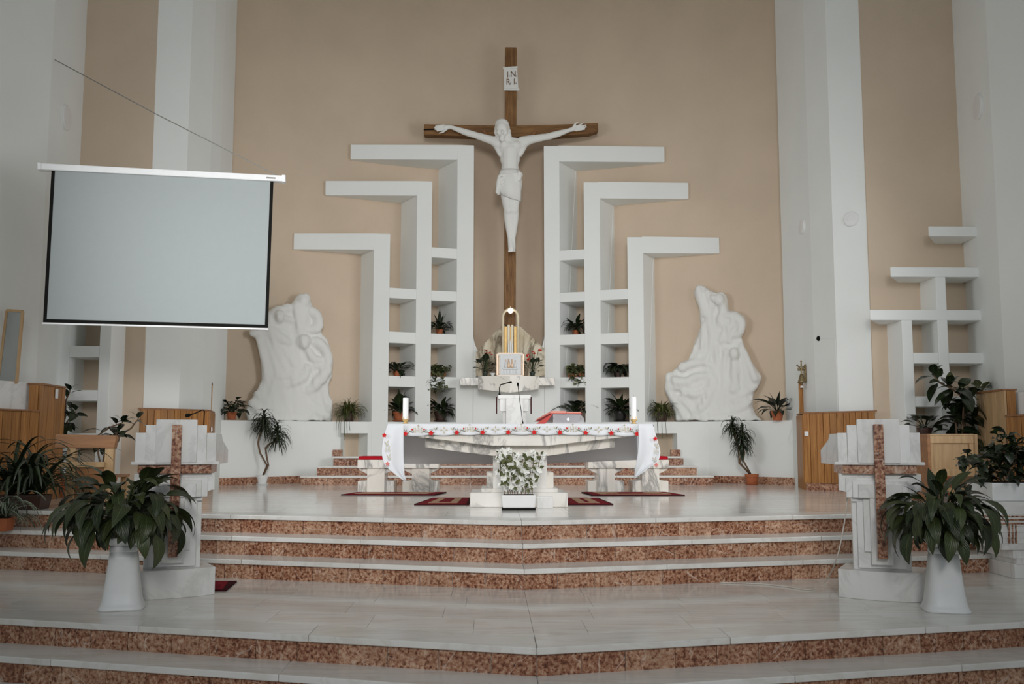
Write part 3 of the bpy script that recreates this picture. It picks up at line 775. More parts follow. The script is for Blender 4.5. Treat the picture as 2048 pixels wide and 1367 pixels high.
relief('deposition_relief', 'tall white gypsum relief of robed figures lowering a body, beside the hanging screen', .2194, (420, 560),
    [(845, 128), (905, 165), (920, 215), (930, 250), (985, 272), (1005, 340), (1012, 480), (1065, 530), (1100, 640), (1130, 740), (1110, 880), (1078, 950), (1085, 1040), (1118, 1110), (1110, 1180), (1100, 1278),
     (340, 1278), (325, 1200), (345, 1130), (420, 1020), (465, 920), (465, 800), (450, 650), (430, 535), (375, 505), (368, 465), (480, 440), (520, 300), (560, 252), (700, 225), (785, 218), (785, 160)],
    [([(800, 270), (820, 380), (800, 470)], (85, 90, 70), .20), ([(720, 250), (620, 285), (560, 330), (545, 420)], (40, 44, 40, 34), .24), ([(920, 280), (980, 330), (985, 430), (900, 450), (790, 425)], (42, 44, 40, 32, 28), .30),
     ([(600, 380), (680, 350), (760, 370)], (26, 30, 26), .30), ([(560, 460), (640, 530), (720, 560)], (46, 50, 42), .28), ([(540, 420), (560, 520), (600, 600)], (24, 26, 24), .30),
     ([(390, 480), (470, 480), (560, 500)], (30, 28, 28), .26), ([(440, 530), (480, 700), (500, 900), (480, 1060), (470, 1170)], (22, 24, 26, 24, 22), .24), ([(500, 540), (560, 700), (600, 840), (570, 960), (520, 1100)], (26, 28, 26, 26, 26), .26),
     ([(580, 600), (650, 740), (690, 860)], (28, 34, 30), .28), ([(660, 620), (740, 740), (800, 800)], (30, 34, 28), .28), ([(640, 880), (720, 870), (840, 800)], (24, 28, 22), .30),
     ([(960, 560), (1040, 620), (1080, 720), (1060, 770), (960, 775)], (46, 50, 46, 34, 26), .28), ([(880, 640), (930, 700), (1000, 730)], (34, 34, 30), .32), ([(800, 600), (790, 700), (830, 790)], (34, 40, 34), .26),
     ([(1070, 810), (1010, 900), (930, 980), (870, 1020)], (48, 54, 48, 34), .28), ([(880, 800), (850, 880), (760, 930), (700, 960)], (44, 48, 40, 30), .30), ([(700, 960), (720, 1040), (760, 1110)], (30, 28, 26), .24),
     ([(900, 1010), (960, 1090), (1040, 1150)], (34, 34, 36), .24), ([(560, 960), (580, 1080), (600, 1200)], (34, 36, 34), .22), ([(660, 960), (690, 1080), (700, 1180)], (24, 26, 26), .24),
     ([(380, 1130), (440, 1200), (520, 1240)], (40, 44, 40), .22), ([(560, 1170), (680, 1210), (800, 1190), (900, 1230)], (36, 40, 38, 36), .26), ([(900, 1160), (980, 1200), (1070, 1230)], (36, 40, 34), .25), ([(420, 1040), (500, 1120), (520, 1200)], (30, 30, 30), .22)],
    [((850, 190), 62, .24), ((860, 565), 58, .34), ((635, 330), 46, .34)], -1)
relief('mourning_women_relief', 'tall white gypsum relief of a crowned head above kneeling draped women, near the bell', .2341, (1260, 540),
    [(560, 135), (600, 126), (640, 150), (690, 178), (735, 192), (790, 184), (825, 222), (845, 350), (920, 360), (978, 398), (996, 460), (972, 530), (942, 570), (980, 660), (1040, 770), (1085, 845), (1122, 910), (1108, 970), (1056, 1042), (1050, 1170), (1085, 1250), (1130, 1284),
     (390, 1284), (380, 1210), (345, 1120), (310, 1040), (304, 960), (340, 890), (420, 820), (498, 762), (530, 680), (562, 600), (612, 490), (602, 420), (592, 320), (558, 240), (548, 180)],
    [([(580, 160), (610, 260), (640, 380)], (28, 34, 36), .24), ([(660, 190), (690, 300), (680, 420)], (26, 30, 32), .26), ([(700, 230), (730, 250)], (20, 18), .36), ([(800, 280), (790, 380), (760, 460)], (34, 40, 36), .26),
     ([(830, 385), (900, 400), (955, 450), (940, 530), (880, 560)], (38, 44, 42, 36, 26), .28), ([(780, 420), (820, 500), (780, 600)], (30, 32, 28), .30), ([(880, 430), (850, 520), (840, 610)], (24, 26, 22), .32),
     ([(640, 460), (630, 560), (600, 700), (560, 780)], (36, 32, 30, 26), .24), ([(690, 440), (690, 600), (670, 780)], (32, 32, 30), .26), ([(740, 480), (745, 640), (750, 820), (760, 960)], (28, 28, 30, 30), .27),
     ([(830, 690), (810, 800), (820, 960), (800, 1060)], (30, 34, 36, 32), .28), ([(900, 790), (900, 900), (890, 1020)], (44, 48, 44), .30), ([(950, 640), (985, 720), (1040, 850), (1075, 930)], (24, 28, 30, 26), .28), ([(960, 760), (990, 880), (1000, 990)], (28, 30, 28), .27),
     ([(450, 830), (560, 790), (680, 800), (730, 870)], (38, 36, 34, 36), .27), ([(380, 945), (470, 960), (560, 915), (690, 895)], (44, 38, 34, 30), .30), ([(360, 1000), (440, 1000), (560, 990), (640, 940)], (34, 26, 26, 26), .28),
     ([(340, 900), (330, 1010), (400, 1130), (460, 1240)], (34, 36, 38, 34), .24), ([(720, 930), (700, 1020), (640, 1140), (560, 1210)], (52, 50, 44, 34), .28), ([(470, 1050), (570, 1060), (660, 1020)], (36, 34, 28), .30), ([(440, 1100), (520, 1180), (560, 1250)], (34, 36, 32), .26),
     ([(760, 1000), (790, 1100), (760, 1200)], (36, 36, 32), .26), ([(880, 1100), (960, 1070), (1050, 1010)], (34, 30, 26), .27), ([(680, 1220), (800, 1215), (920, 1190), (1030, 1130)], (32, 34, 32, 26), .28), ([(860, 1040), (900, 1120), (1000, 1110)], (34, 36, 30), .25),
     ([(640, 1260), (760, 1265), (900, 1255), (1040, 1240)], (24, 26, 26, 24), .26), ([(1010, 1150), (1040, 1230), (1090, 1268)], (26, 26, 20), .22)],
    [((765, 255), 46, .30), ((890, 715), 44, .34)], 1)

# ------------------------------------------------------------------ altar
YA = 9.80
ax0, ax1 = at(777, 850, YA).x, at(1305, 850, YA).x; ZA = at(1040, 847, YA).z - .006
alt = thing('altar_table', 'wide veined marble altar table on a stepped plinth in the middle of the dais', 'altar', (.03, 10.3, 0))
q = lambda px, py, Y=YA: (at(px, py, Y).x, at(px, py, Y).z)
MB().slab([(ax0, ZA), (ax0, q(800, 868)[1]), q(832, 873), q(985, 891), q(1097, 891), q(1252, 873), (ax1, q(1280, 868)[1]), (ax1, ZA)], YA, 10.85).build('table_slab', 'altar', alt, True, bevel=.006)
MB().slab([q(850, 876, 9.92), q(850, 894, 9.92), q(927, 904, 9.92), q(985, 911, 9.92), q(1097, 911, 9.92), q(1155, 903, 9.92), q(1230, 894, 9.92), q(1230, 876, 9.92)], 9.92, 10.75).build('lower_slab', 'altar', alt, True, bevel=.005)
MB().box(q(986, 900, 10.12)[0], 10.12, .18, q(1094, 900, 10.12)[0], 10.65, q(990, 900, 10.12)[1]).build('pillar', 'plinth', alt, True, bevel=.008)
MB().box(q(973, 900, 10.16)[0], 10.16, .18, q(1107, 900, 10.16)[0], 10.62, q(990, 944, 10.16)[1]).build('pillar_base', 'altar', alt, True, bevel=.008)
MB().box(at(940, 1010, 10.0).x, 10.0, 0, at(1136, 1010, 10.0).x, 10.85, .145).build('plinth', 'plinth', alt, True, bevel=.008)
MB().box(at(962, 1000, 10.1).x, 10.07, .145, at(1116, 1000, 10.1).x, 10.75, .185).build('plinth_step', 'plinth', alt, True, bevel=.006)

# ------------------------------------------------------------------ altar cloth with embroidered hem
clo = thing('altar_cloth', 'white linen altar cloth with scalloped hem embroidered with red flowers', 'tablecloth', (.03, 10.3, ZA))
zt = ZA + .004
MB().box(ax0 - .012, YA - .012, ZA, ax1 + .012, 10.87, ZA + .006).build('top_sheet', 'cloth', clo, True)
fl = [810.5 + 51.55 * i for i in range(10)]
YH_ = YA - .016
def hem(px):                                               # lower edge of the front fall (pixel row of the hem)
    u = (px - fl[0]) / 51.55; base = 866.5 + 3.0 * ((px - 1040) / 230) ** 2
    return base + (2.8 * abs(math.sin(math.pi * u)))
rows = []
for j in range(6):
    row = []
    for i in range(161):
        px = 777 + (1305 - 777) * i / 160; p0 = at(px, 847, YH_); p1 = at(px, hem(px), YH_)
        t = j / 5; y = YH_ - t * .012 - .006 * math.sin(i * .55) * t
        row.append((p0.x, y, zt + (p1.z - zt) * t))
    rows.append(row)
front = MB().grid(rows).build('front_fall', 'cloth', clo, True, smooth=True, solid=.004)
def panel(Lp, Rp, y_of, name, n=14, m=16, wave=.02):
    rows = []
    for j in range(n):
        t = j / (n - 1); row = []
        def samp(P):
            s_ = t * (len(P) - 1); i = min(int(s_), len(P) - 2); u = s_ - i
            return (P[i][0] + (P[i + 1][0] - P[i][0]) * u, P[i][1] + (P[i + 1][1] - P[i][1]) * u)
        a, b = samp(Lp), samp(Rp)
        for i in range(m):
            s_ = i / (m - 1); px, py = a[0] + (b[0] - a[0]) * s_, a[1] + (b[1] - a[1]) * s_
            Y = y_of(s_, t) + wave * math.sin(s_ * 9 + t * 2) * t
            row.append(at(px, py, Y))
        rows.append(row)
    return MB().grid(rows).build(name, 'cloth', clo, True, smooth=True, solid=.004)
panel([(776, 847), (769, 868), (764, 893), (764, 912), (770, 931), (790, 948), (809, 962)], [(808, 847), (807, 868), (807, 890), (807, 910), (808, 930), (809, 948), (812, 961)], lambda s_, t: YA - .03 - .10 * t * (1 - s_) - .02, 'corner_fall')
panel([(1276, 847), (1277, 868), (1277, 890), (1276, 905), (1273, 922), (1270, 940), (1268, 956)], [(1305, 847), (1311, 868), (1319, 893), (1321, 908), (1315, 925), (1296, 936), (1271, 955)], lambda s_, t: YA - .03 - .10 * t * s_ - .02, 'corner_fall')
# end falls and the rear fall hanging down behind the altar
for x in (ax0 - .016, ax1 + .016):
    zb_ = at(790, 925, 10.2).z; sgn = -1 if x < 0 else 1
    rows = [[(x + sgn * (.02 * math.sin(i * .9) + .015) * t, YA + .02 + (10.85 - YA) * i / 20, zt + (zb_ - zt) * t) for i in range(21)] for t in (0, .2, .4, .6, .8, 1)]
    MB().grid(rows).build('end_fall', 'cloth', clo, True, smooth=True, solid=.004)
rows = []
for t in (0, .25, .5, .75, 1):
    row = []
    for i in range(61):
        px = 800 + 485 * i / 60; zb_ = at(px, 927 - 8 * max(0, (px - 1090) / 190), 10.88).z
        row.append((at(px, 900, 10.88).x, 10.885 + .008 * math.sin(i * .5) * t, zt + (zb_ - zt) * t))
    rows.append(row)
MB().grid(rows).build('rear_fall', 'cloth', clo, True, smooth=True, solid=.004)
def flower_mesh(r, m, nm):
    pts = []
    for i in range(20):
        a = 2 * math.pi * i / 20; rr = r * (.82 + .22 * math.cos(5 * a)); pts.append((rr * math.sin(a), rr * math.cos(a)))
    return MB().slab(pts, -.003, .002).mesh(nm, m)
fm = flower_mesh(.026, 'redthread', 'embroidered_flower'); fm2 = flower_mesh(.026, 'pinkthread', 'embroidered_flower_side')
def lc_(p): return Vector(p) - clo.location
sp_g, sp_r, sp_b = MB(), MB(), MB()
def dia(mb, c, w, h, y, rot=0.0):
    ca, sa = math.cos(rot), math.sin(rot)
    mb.slab([(c[0] + x * ca - z * sa, c[1] + x * sa + z * ca) for x, z in ((-w, 0), (0, -h), (w, 0), (0, h))], y - .002, y + .002)
def P2(px, py): p = at(px, py, YH_ - .014); return (p.x, p.z)
for i, px in enumerate(fl):
    py = 863.8 + 3.0 * ((px - 1040) / 230) ** 2
    p = at(px, py, YH_ - .024); fo = inst('embroidered_flower', fm, front, lc_(p), (0, rng.uniform(-.3, .3), 0))
    for dx, dy, ro in ((-6, -1, .9), (6, -1, -.9), (-5, 3, -.5), (5, 3, .5), (-2, -6.5, 0), (2, -6.5, .3)): dia(sp_g, P2(px + dx, py + dy), .0045, .014, YH_ - .018, ro)
    if i < 9:
        for sx in (-1, 1):
            c = px + 25.8 + sx * 13.5
            if i % 2 == 0:
                for dx, dy, ro in ((0, 2, .6), (2, -1, -.6), (-3, 1, 1.2), (3.4, 3, -1.0)): dia(sp_g, P2(c + dx, py - 6 + dy), .005, .014, YH_ - .017, ro)
                dia(sp_r, P2(c - 1.5 * sx, py - 8.5), .009, .011, YH_ - .018)
            else:
                c2 = px + 25.8 + sx * 17
                for dx, dy, ro in ((-2, 0, .6), (2, 0, -.6)): dia(sp_b if dx < 0 else sp_g, P2(c2 + dx, py - 9 + dy), .007, .018, YH_ - .017, ro)
        c = P2(px + 25.8, py - 6.0)
        if i % 2 == 0:                                     # IHS monogram with a small cross above
            vs, fs = text_mb('IHS', .078, .001)
            sp_b.add([(c[0] + v[0] * .9, YH_ - .018 - v[2], c[1] + v[1]) for v in vs], fs)
            sp_b.slab([(c[0] - .003, c[1] + .02), (c[0] + .003, c[1] + .02), (c[0] + .003, c[1] + .062), (c[0] - .003, c[1] + .062)], YH_ - .020, YH_ - .017)
            sp_b.slab([(c[0] - .012, c[1] + .046), (c[0] + .012, c[1] + .046), (c[0] + .012, c[1] + .051), (c[0] - .012, c[1] + .051)], YH_ - .020, YH_ - .017)
        else:
            for dx, dz in ((0, .022), (0, -.022), (.026, 0), (-.026, 0)): dia(sp_b, (c[0] + dx, c[1] + dz), .009 if dx == 0 else .016, .016 if dx == 0 else .009, YH_ - .017)
sp_g.build('embroidered_leaves', 'greenthread', front, True)['kind'] = 'stuff'
sp_r.build('embroidered_buds', 'redthread', front, True)['kind'] = 'stuff'
sp_b.build('embroidered_monograms', 'beigethread', front, True)
for (px, py, dy) in ((768.5, 870, -.085), (775, 927, -.17), (1310.5, 877, -.09), (1312.5, 929, -.16)):
    inst('embroidered_flower', fm2 if py > 900 else fm, clo, lc_(at(px, py, YA + dy)), (0, 0, 0), .85)
sg2 = MB()
for (px, py, dy) in ((773, 884, -.115), (777, 911, -.15), (1313, 888, -.115), (1309, 916, -.15)):
    for dx, dz, ro in ((-.012, .0, .6), (.012, .008, -.6), (.0, -.02, .2), (.014, -.024, -1)):
        p = at(px, py, YA + dy); dia(sg2, (p.x + dx, p.z + dz), .006, .017, p.y, ro)
for (px, py, dy) in ((775, 898, -.135), (1312, 902, -.135)):
    p = at(px, py, YA + dy); vs, fs = text_mb('IHS', .075, .001)
    sg2.add([(p.x + v[0] * .5 + .002, p.y - v[2] - .006, p.z + v[1]) for v in vs], fs)
sg2.build('embroidered_leaves', 'beigethread', clo, True)['kind'] = 'stuff'

# ------------------------------------------------------------------ things on the altar
def candle(px, ytop, word):
    p = at(px, 846, 10.35); z0 = ZA + .007
    t = thing('altar_candle', 'thick white candle on a gilt holder at the %s end of the altar' % word, 'candle', (p.x, 10.35, z0), group=None)
    MB().lathe([(.036, 0), (.04, .008), (.026, .016), (.016, .026), (.030, .04), (.034, .05), (.018, .056)], 16).build('holder', 'gold', t, smooth=True)
    for i in range(5):
        a = 2 * math.pi * i / 5 + .4
        MB().tube([(.026 * math.cos(a), .026 * math.sin(a), .048), (.038 * math.cos(a), .038 * math.sin(a), .062), (.036 * math.cos(a), .036 * math.sin(a), .088)], [.004, .0035, .001], 5).build('holder_leaf', 'gold', t)
    zt_ = at(px, ytop, 10.35).z - z0
    c = MB().lathe([(.030, .055), (.030, zt_ - .004), (.026, zt_), (.006, zt_ - .003)], 18).build('wax_body', 'wax', t, smooth=False)
    MB().tube([(0, 0, zt_ - .005), (.002, 0, zt_ + .012)], .0015, 5).build('wick', 'black', t)
candle(811, 795, 'left'); candle(1267.5, 793, 'right')
# missal on its clear stand
p = at(1112, 846, 10.3); z0 = ZA + .007
t = thing('missal_stand', 'clear acrylic book stand on the altar, right of the microphone', 'book stand', (p.x, 10.15, z0))
k = mpp(10.2)
MB().slab([(-8 * k, 0), (54 * k, 0), (54 * k, 11 * k), (46 * k, 20 * k), (-8 * k, 20 * k)], -.02, -.012).build('front_plate', 'acrylic', t)
MB().add([(-8 * k, -.02, 20 * k), (46 * k, -.02, 20 * k), (46 * k, .26, .03), (-30 * k, .26, .03), (-8 * k, -.014, 20 * k - .006), (46 * k, -.014, 20 * k - .006), (46 * k, .26, .022), (-30 * k, .26, .022)], [(0, 1, 2, 3), (7, 6, 5, 4), (0, 4, 5, 1), (1, 5, 6, 2), (2, 6, 7, 3), (3, 7, 4, 0)]).build('rest_plate', 'acrylic', t)
vs, fs = text_mb('⊕', .05, .001)
em = MB(); em.lathe([(.013, -.001), (.016, -.001), (.016, .001), (.013, .001)], 16)
em.v = [(22 * k + a, -.022 + c, 10 * k + b) for a, b, c in em.v]
em.box(22 * k - .002, -.0225, 10 * k - .02, 22 * k + .002, -.021, 10 * k + .02).box(22 * k - .012, -.0225, 10 * k - .003, 22 * k + .012, -.021, 10 * k + .001).build('engraved_emblem', 'whiteplastic', t)
bk = thing('missal', 'open missal with red cover and pink page edges lying on the clear stand', 'book', (p.x, 10.15, z0))
def leafblock(name, m, off, th, x0, x1, b=.28):
    zf = lambda u: 20.5 * k * (1 - u) + .032 * u + off
    P = [(x0[0], -.02, zf(0)), (x1[0], -.02, zf(0)), (x1[1], b, zf(1)), (x0[1], b, zf(1))]
    return MB().add(P + [(a, b_, c + th) for a, b_, c in P], [(0, 1, 2, 3), (7, 6, 5, 4), (0, 4, 5, 1), (1, 5, 6, 2), (2, 6, 7, 3), (3, 7, 4, 0)]).build(name, m, bk)
leafblock('cover', 'bookred', .002, .006, (-14 * k, -42 * k), (50 * k, 44 * k))
leafblock('pages', 'bookpink', .0085, .022, (-12 * k, -38 * k), (18 * k, 6 * k)); leafblock('pages', 'bookpink', .0085, .014, (19 * k, 7 * k), (47 * k, 42 * k))
# cover flap seen falling to the left of the stand
MB().add([(-9 * k, -.02, 21 * k), (-9 * k, .0, 21 * k), (-41 * k, .06, .004), (-41 * k, .02, .004), (-24 * k, -.02, .004), (-10 * k, -.02, 18 * k)], [(0, 1, 2, 3), (0, 3, 4, 5)]).build('cover_flap', 'bookred', bk, solid=.006)
# slim gooseneck microphone standing on the altar
def mic(name, label, base, pts, rod, head_dir, par_z=None, hr=.011):
    t = thing(name, label, 'microphone', base)
    b = Vector(base); P = [Vector(p) - b for p in pts]
    MB().tube([P[0], P[0] + (P[1] - P[0]) * .18], [rod * 2.2, rod * 1.9], 8).build('grip', 'black', t)
    MB().tube(P, rod, 6).build('gooseneck', 'black', t)
    d = Vector(head_dir).normalized(); MB().tube([P[-1] - d * .005, P[-1] + d * .012, P[-1] + d * .03, P[-1] + d * .038], [hr * .6, hr, hr, hr * .5], 10).build('capsule', 'black', t, smooth=True)
    return t
Ym = 10.1; bz = at(1046, 845, Ym)
m0 = Vector((bz.x, Ym, ZA + .008))
mic('table_microphone', 'slim black gooseneck microphone standing on the altar beside the book', m0, [m0, at(1042, 818, Ym), at(1038, 790, Ym), at(1036, 771, Ym)], .0035, (-.1, -.5, .6))

# white flowers in a white trough at the foot of the altar
Yp = 9.55; p0, p1 = at(1003, 1020, Yp), at(1072, 1020, Yp); k = mpp(Yp); wd = p1.x - p0.x; xc = (p0.x + p1.x) / 2
tr = thing('flower_trough', 'white trough of white blossoming branches on a dark tray before the altar', 'planter', (xc, Yp + .09, 0))
MB().box(-wd / 2 + .004, -.09, 0, wd / 2 - .004, .09, .022).build('tray', 'black', tr, bevel=.004)
h_ = .022 + 25 * k
MB().prism([(-wd / 2 + .012, -.08), (wd / 2 - .012, -.08), (wd / 2 - .012, .08), (-wd / 2 + .012, .08)], .022, h_, [(-wd / 2, -.092), (wd / 2, -.092), (wd / 2, .092), (-wd / 2, .092)]).build('trough', 'whiteplastic', tr, bevel=.006)
MB().box(-wd / 2 + .02, -.07, h_ - .002, wd / 2 - .02, .07, h_ + .004).build('soil', 'soil', tr)
fl_me = []
for v in range(4):
    r_ = random.Random(50 + v); mb = MB()
    for i in range(5):
        a = 2 * math.pi * i / 5 + r_.uniform(-.2, .2); L = r_.uniform(.026, .036); w_ = L * .36; up_ = r_.uniform(.1, .6)
        ca, sa = math.cos(a), math.sin(a)
        pt = lambda l, s_, z: (l * ca - s_ * sa, l * sa + s_ * ca, z)
        mb.add([pt(.002, 0, 0), pt(L * .55, w_, L * up_ * .5), pt(L, 0, L * up_), pt(L * .55, -w_, L * up_ * .5), pt(L * .55, 0, L * up_ * .35)], [(0, 4, 1), (1, 4, 2), (2, 4, 3), (3, 4, 0)])
    mb.ell((0, 0, .006), .006, 6, 4); fl_me.append(mb.mesh('blossom', 'petal'))
sl = MB(); sl.add([(0, 0, 0), (.016, .014, .006), (.05, 0, .004), (.016, -.014, .006), (.02, 0, .0)], [(0, 4, 1), (1, 4, 2), (2, 4, 3), (3, 4, 0)]); sl.uv = [(.5, 0), (1, .4), (.5, 1), (0, .4), (.5, .4)]
sl_me = sl.mesh('leaf', 'leafolive')
r_ = random.Random(11)
for s_ in range(11):
    x0 = -wd / 2 + .03 + (wd - .06) * s_ / 10; y0 = r_.uniform(-.05, .05); top = (r_.uniform(105, 112)) * k
    lean = (x0 / (wd / 2)) * .105 + r_.uniform(-.03, .03)
    P = [Vector((x0 + lean * (u ** 1.2) + .012 * math.sin(u * 9 + s_), y0 + r_.uniform(-.01, .01) - .04 * u * (s_ % 3 - 1), h_ + (top - 22 * k) * u)) for u in [i / 8 for i in range(9)]]
    MB().tube(P, [.004] * 8 + [.002], 5).build('stem', 'stem', tr)
    for i in range(24):
        u = r_.uniform(.14, 1.0); j = min(7, int(u * 8)); c = P[j].lerp(P[j + 1], u * 8 - j) + Vector((r_.uniform(-.035, .035), r_.uniform(-.06, .03), r_.uniform(-.02, .02)))
        inst('blossom', fl_me[i % 4], tr, c, (R(90) + r_.uniform(-.8, .8), r_.uniform(-.6, .6), r_.uniform(-.9, .9)), r_.uniform(.85, 1.2))
    for i in range(9):
        u = r_.uniform(.1, 1.0); j = min(7, int(u * 8)); c = P[j].lerp(P[j + 1], u * 8 - j)
        inst('leaf', sl_me, tr, c + Vector((r_.uniform(-.02, .02), -.07, 0)), (R(80) + r_.uniform(-.5, .5), r_.uniform(-3.1, 3.1), r_.uniform(-.4, .4)), r_.uniform(.8, 1.4))
# added pale block standing in for the reflective step right of the trough
p0, p1 = at(1075, 1012, 9.86), at(1106, 1012, 9.86)
t = thing('step_block', 'pale block standing in for a reflective step, right of the flower trough', 'box', ((p0.x + p1.x) / 2, 9.90, 0))
w2 = (p1.x - p0.x) / 2
MB().box(-w2, -.04, 0, w2, .04, .10).build('block_body', 'lect', t, bevel=.004)
MB().box(-w2 - .003, -.043, .10, w2 + .003, .043, .115).build('block_top', 'whiteplastic', t, bevel=.003)

# ------------------------------------------------------------------ benches and rugs
def bench(px0, px1, word, Yb=12.95):
    a, b = at(px0, 985, Yb).x, at(px1, 985, Yb).x; xc, hw = (a + b) / 2, (b - a) / 2
    t = thing('marble_bench', 'veined marble bench with red velvet seat pad on the %s, behind the altar' % word, 'bench', (xc, Yb + .25, 0))
    zs1 = at(px0, 919, Yb).z; zs0 = at(px0, 936, Yb).z
    MB().box(-hw, -.25, zs0, hw, .25, zs1).build('seat_slab', 'altar', t, bevel=.006)
    MB().box(-hw + .01, -.24, zs1, hw - .01, .24, zs1 + .045).build('seat_pad', 'velvet', t, bevel=.012)
    kk = mpp(Yb)
    for c in (-hw * .55, hw * .55):
        l = MB(); l.slab([(c - 36 * kk, 0), (c + 36 * kk, 0), (c + 36 * kk, 22 * kk), (c + 27 * kk, 22 * kk), (c + 17 * kk, 24 * kk), (c + 17 * kk, 36 * kk), (c + 30 * kk, 42 * kk), (c + 36 * kk, zs0),
                  (c - 36 * kk, zs0), (c - 30 * kk, 42 * kk), (c - 17 * kk, 36 * kk), (c - 17 * kk, 24 * kk), (c - 27 * kk, 22 * kk), (c - 36 * kk, 22 * kk)], -.20, .20)
        lg = l.build('pedestal', 'altar', t, bevel=.004)
        MB().box(c - 17 * kk, -.225, 0, c + 17 * kk, -.20, zs0).build('pilaster', 'altar', lg)
bench(714, 877, 'left'); bench(1177, 1339, 'right')

def rug(corners, label, z=0.0, kw=.07):
    P = [Vector((c.x, c.y, z)) for c in corners]               # front-left, front-right, back-right, back-left
    o = sum(P, Vector()) / 4
    t = thing('woven_rug', label, 'rug', o)
    P = [p - o for p in P]; c0 = Vector()
    def quad(s0, s1, t0, t1):
        f = lambda s_, u: (P[0] * (1 - s_) + P[1] * s_) * (1 - u) + (P[3] * (1 - s_) + P[2] * s_) * u
        return [tuple(f(s0, t0).xy), tuple(f(s1, t0).xy), tuple(f(s1, t1).xy), tuple(f(s0, t1).xy)]
    W, D = (P[1] - P[0]).length, (P[3] - P[0]).length
    a, b = .03 / W, .03 / D; a2, b2 = .13 / W, .11 / D; a3, b3 = .22 / W, .2 / D
    MB().prism(quad(0, 1, 0, 1), 0, .012).build('edging', 'rugdark', t)
    MB().prism(quad(a, 1 - a, b, 1 - b), .012, .0145).build('outer_border', 'rugred', t)
    MB().prism(quad(a2, 1 - a2, b2, 1 - b2), .0145, .0165).build('beige_border', 'rugbeige', t)
    MB().prism(quad(a3, 1 - a3, b3, 1 - b3), .0165, .0185).build('red_field', 'rugred', t)
    n = int(W / .55) if W > .8 else 0
    for i in range(n):
        s_ = (i + .5) / n; c = (P[0] * (1 - s_) + P[1] * s_ + P[3] * (1 - s_) + P[2] * s_) / 2
        mb = MB(); mb.lathe([(.10, .0185), (.095, .021)], 16); mb.v = [(c.x + x * 1.3, c.y + y * min(1.3, D * 1.8), zz) for x, y, zz in mb.v]; mb.build('medallion', 'rugbeige', t)
    return t
g = lambda x, y: atz(x, y, 0.0)
rug([g(682, 990), Vector((-.95, 12.22, 0)), Vector((-.84, 12.87, 0)), Vector((-2.0, 12.87, 0))], 'red woven rug lying in front of the left marble bench')
rug([Vector((.98, 12.10, 0)), Vector((2.13, 12.10, 0)), Vector((2.02, 12.85, 0)), Vector((.92, 12.85, 0))], 'red woven rug lying in front of the right marble bench')
rug([Vector((-1.065, 10.36, 0)), Vector((-.49, 10.36, 0)), Vector((-.49, 11.55, 0)), Vector((-.94, 11.55, 0))], 'red woven rug sticking out left of the altar plinth')
rug([Vector((.54, 10.33, 0)), Vector((1.025, 10.33, 0)), Vector((.99, 11.5, 0)), Vector((.54, 11.5, 0))], 'red woven rug sticking out right of the altar plinth')

# ------------------------------------------------------------------ presider stand, marble shelf, tabernacle, arch
Ys = 14.4; k = mpp(Ys)
pc = at(1029, 846, Ys)
st = thing('white_stand', 'small white stepped reading stand between the altar and the back wall', 'lectern', (pc.x, Ys + .2, 0))
zt = at(1029, 789, Ys).z
MB().box(-33 * k, -.2, zt - 8 * k, 33 * k, .2, zt).build('top_slab', 'lect', st, bevel=.006)
MB().box(-17 * k, -.23, 0, 17 * k, .15, zt - 8 * k).build('front_panel', 'lect', st, bevel=.004)
for s_ in (-1, 1):
    MB().box(s_ * 17 * k, -.18, zt - 33 * k, s_ * 29 * k, .15, zt - 8 * k).build('side_wing', 'lect', st, bevel=.004)
    MB().box(s_ * 24 * k, -.12, 0, s_ * 17 * k, .12, zt - 33 * k).build('lower_wing', 'lect', st, bevel=.004)
for px, word in ((995, 'left'), (1060, 'right')):
    p = at(px, 815, Ys); tt = thing('ribbon', 'dark red ribbon hanging at the %s edge of the white reading stand' % word, 'ribbon', (p.x + (-.012 if px < 1020 else .016), Ys + .02, zt - .06))
    MB().box(-.008, -.02, -.22, .008, .02, .03).build('band', 'rugdark', tt)
b0 = Vector((at(999, 789, Ys).x, Ys + .02, zt))
mic('gooseneck_microphone', 'black gooseneck microphone bent to the right on the white reading stand', b0, [b0, at(999, 775, Ys + .02), at(1001, 769, Ys), at(1010, 766.5, Ys - .04), at(1019, 764, Ys - .08)], .008, (1, -.5, .1), hr=.016)
# shelf
Yk = 15.95
sh = thing('marble_shelf', 'veined marble wall shelf with a pointed front under the crucifix', 'shelf', (.03, 16.2, at(1015, 752, Yk).z))
Q = lambda px, py, Y=Yk: (at(px, py, Y).x, at(px, py, Y).z)
zt = Q(1000, 752)[1]
for a, b in ((920, 957), (1077, 1110)):
    MB().box(at(a, 760, 16.2).x, 16.2, at(a, 770, 16.2).z, at(b, 760, 16.2).x, 16.5, at(a, 754.5, 16.2).z).build('side_slab', 'altar', sh, True, bevel=.004)
xs = [Q(956, 760)[0], Q(1020, 760, 15.8)[0], Q(1079, 760)[0]]
MB().add([(xs[0], 16.15, zt), (xs[0], 15.98, zt), (xs[1], 15.8, zt), (xs[2], 15.98, zt), (xs[2], 16.5, zt), (xs[0], 16.5, zt),
          (xs[0], 16.15, Q(956, 778)[1]), (xs[0], 15.98, Q(956, 777)[1]), (xs[1], 15.8, Q(1020, 785, 15.8)[1]), (xs[2], 15.98, Q(1079, 777)[1]), (xs[2], 16.5, Q(1079, 777)[1]), (xs[0], 16.5, Q(956, 777)[1])],
         [(0, 5, 4, 3, 2, 1), (6, 7, 8, 9, 10, 11), (0, 1, 7, 6), (1, 2, 8, 7), (2, 3, 9, 8), (3, 4, 10, 9), (4, 5, 11, 10), (5, 0, 6, 11)]).build('centre_slab', 'altar', sh, True)
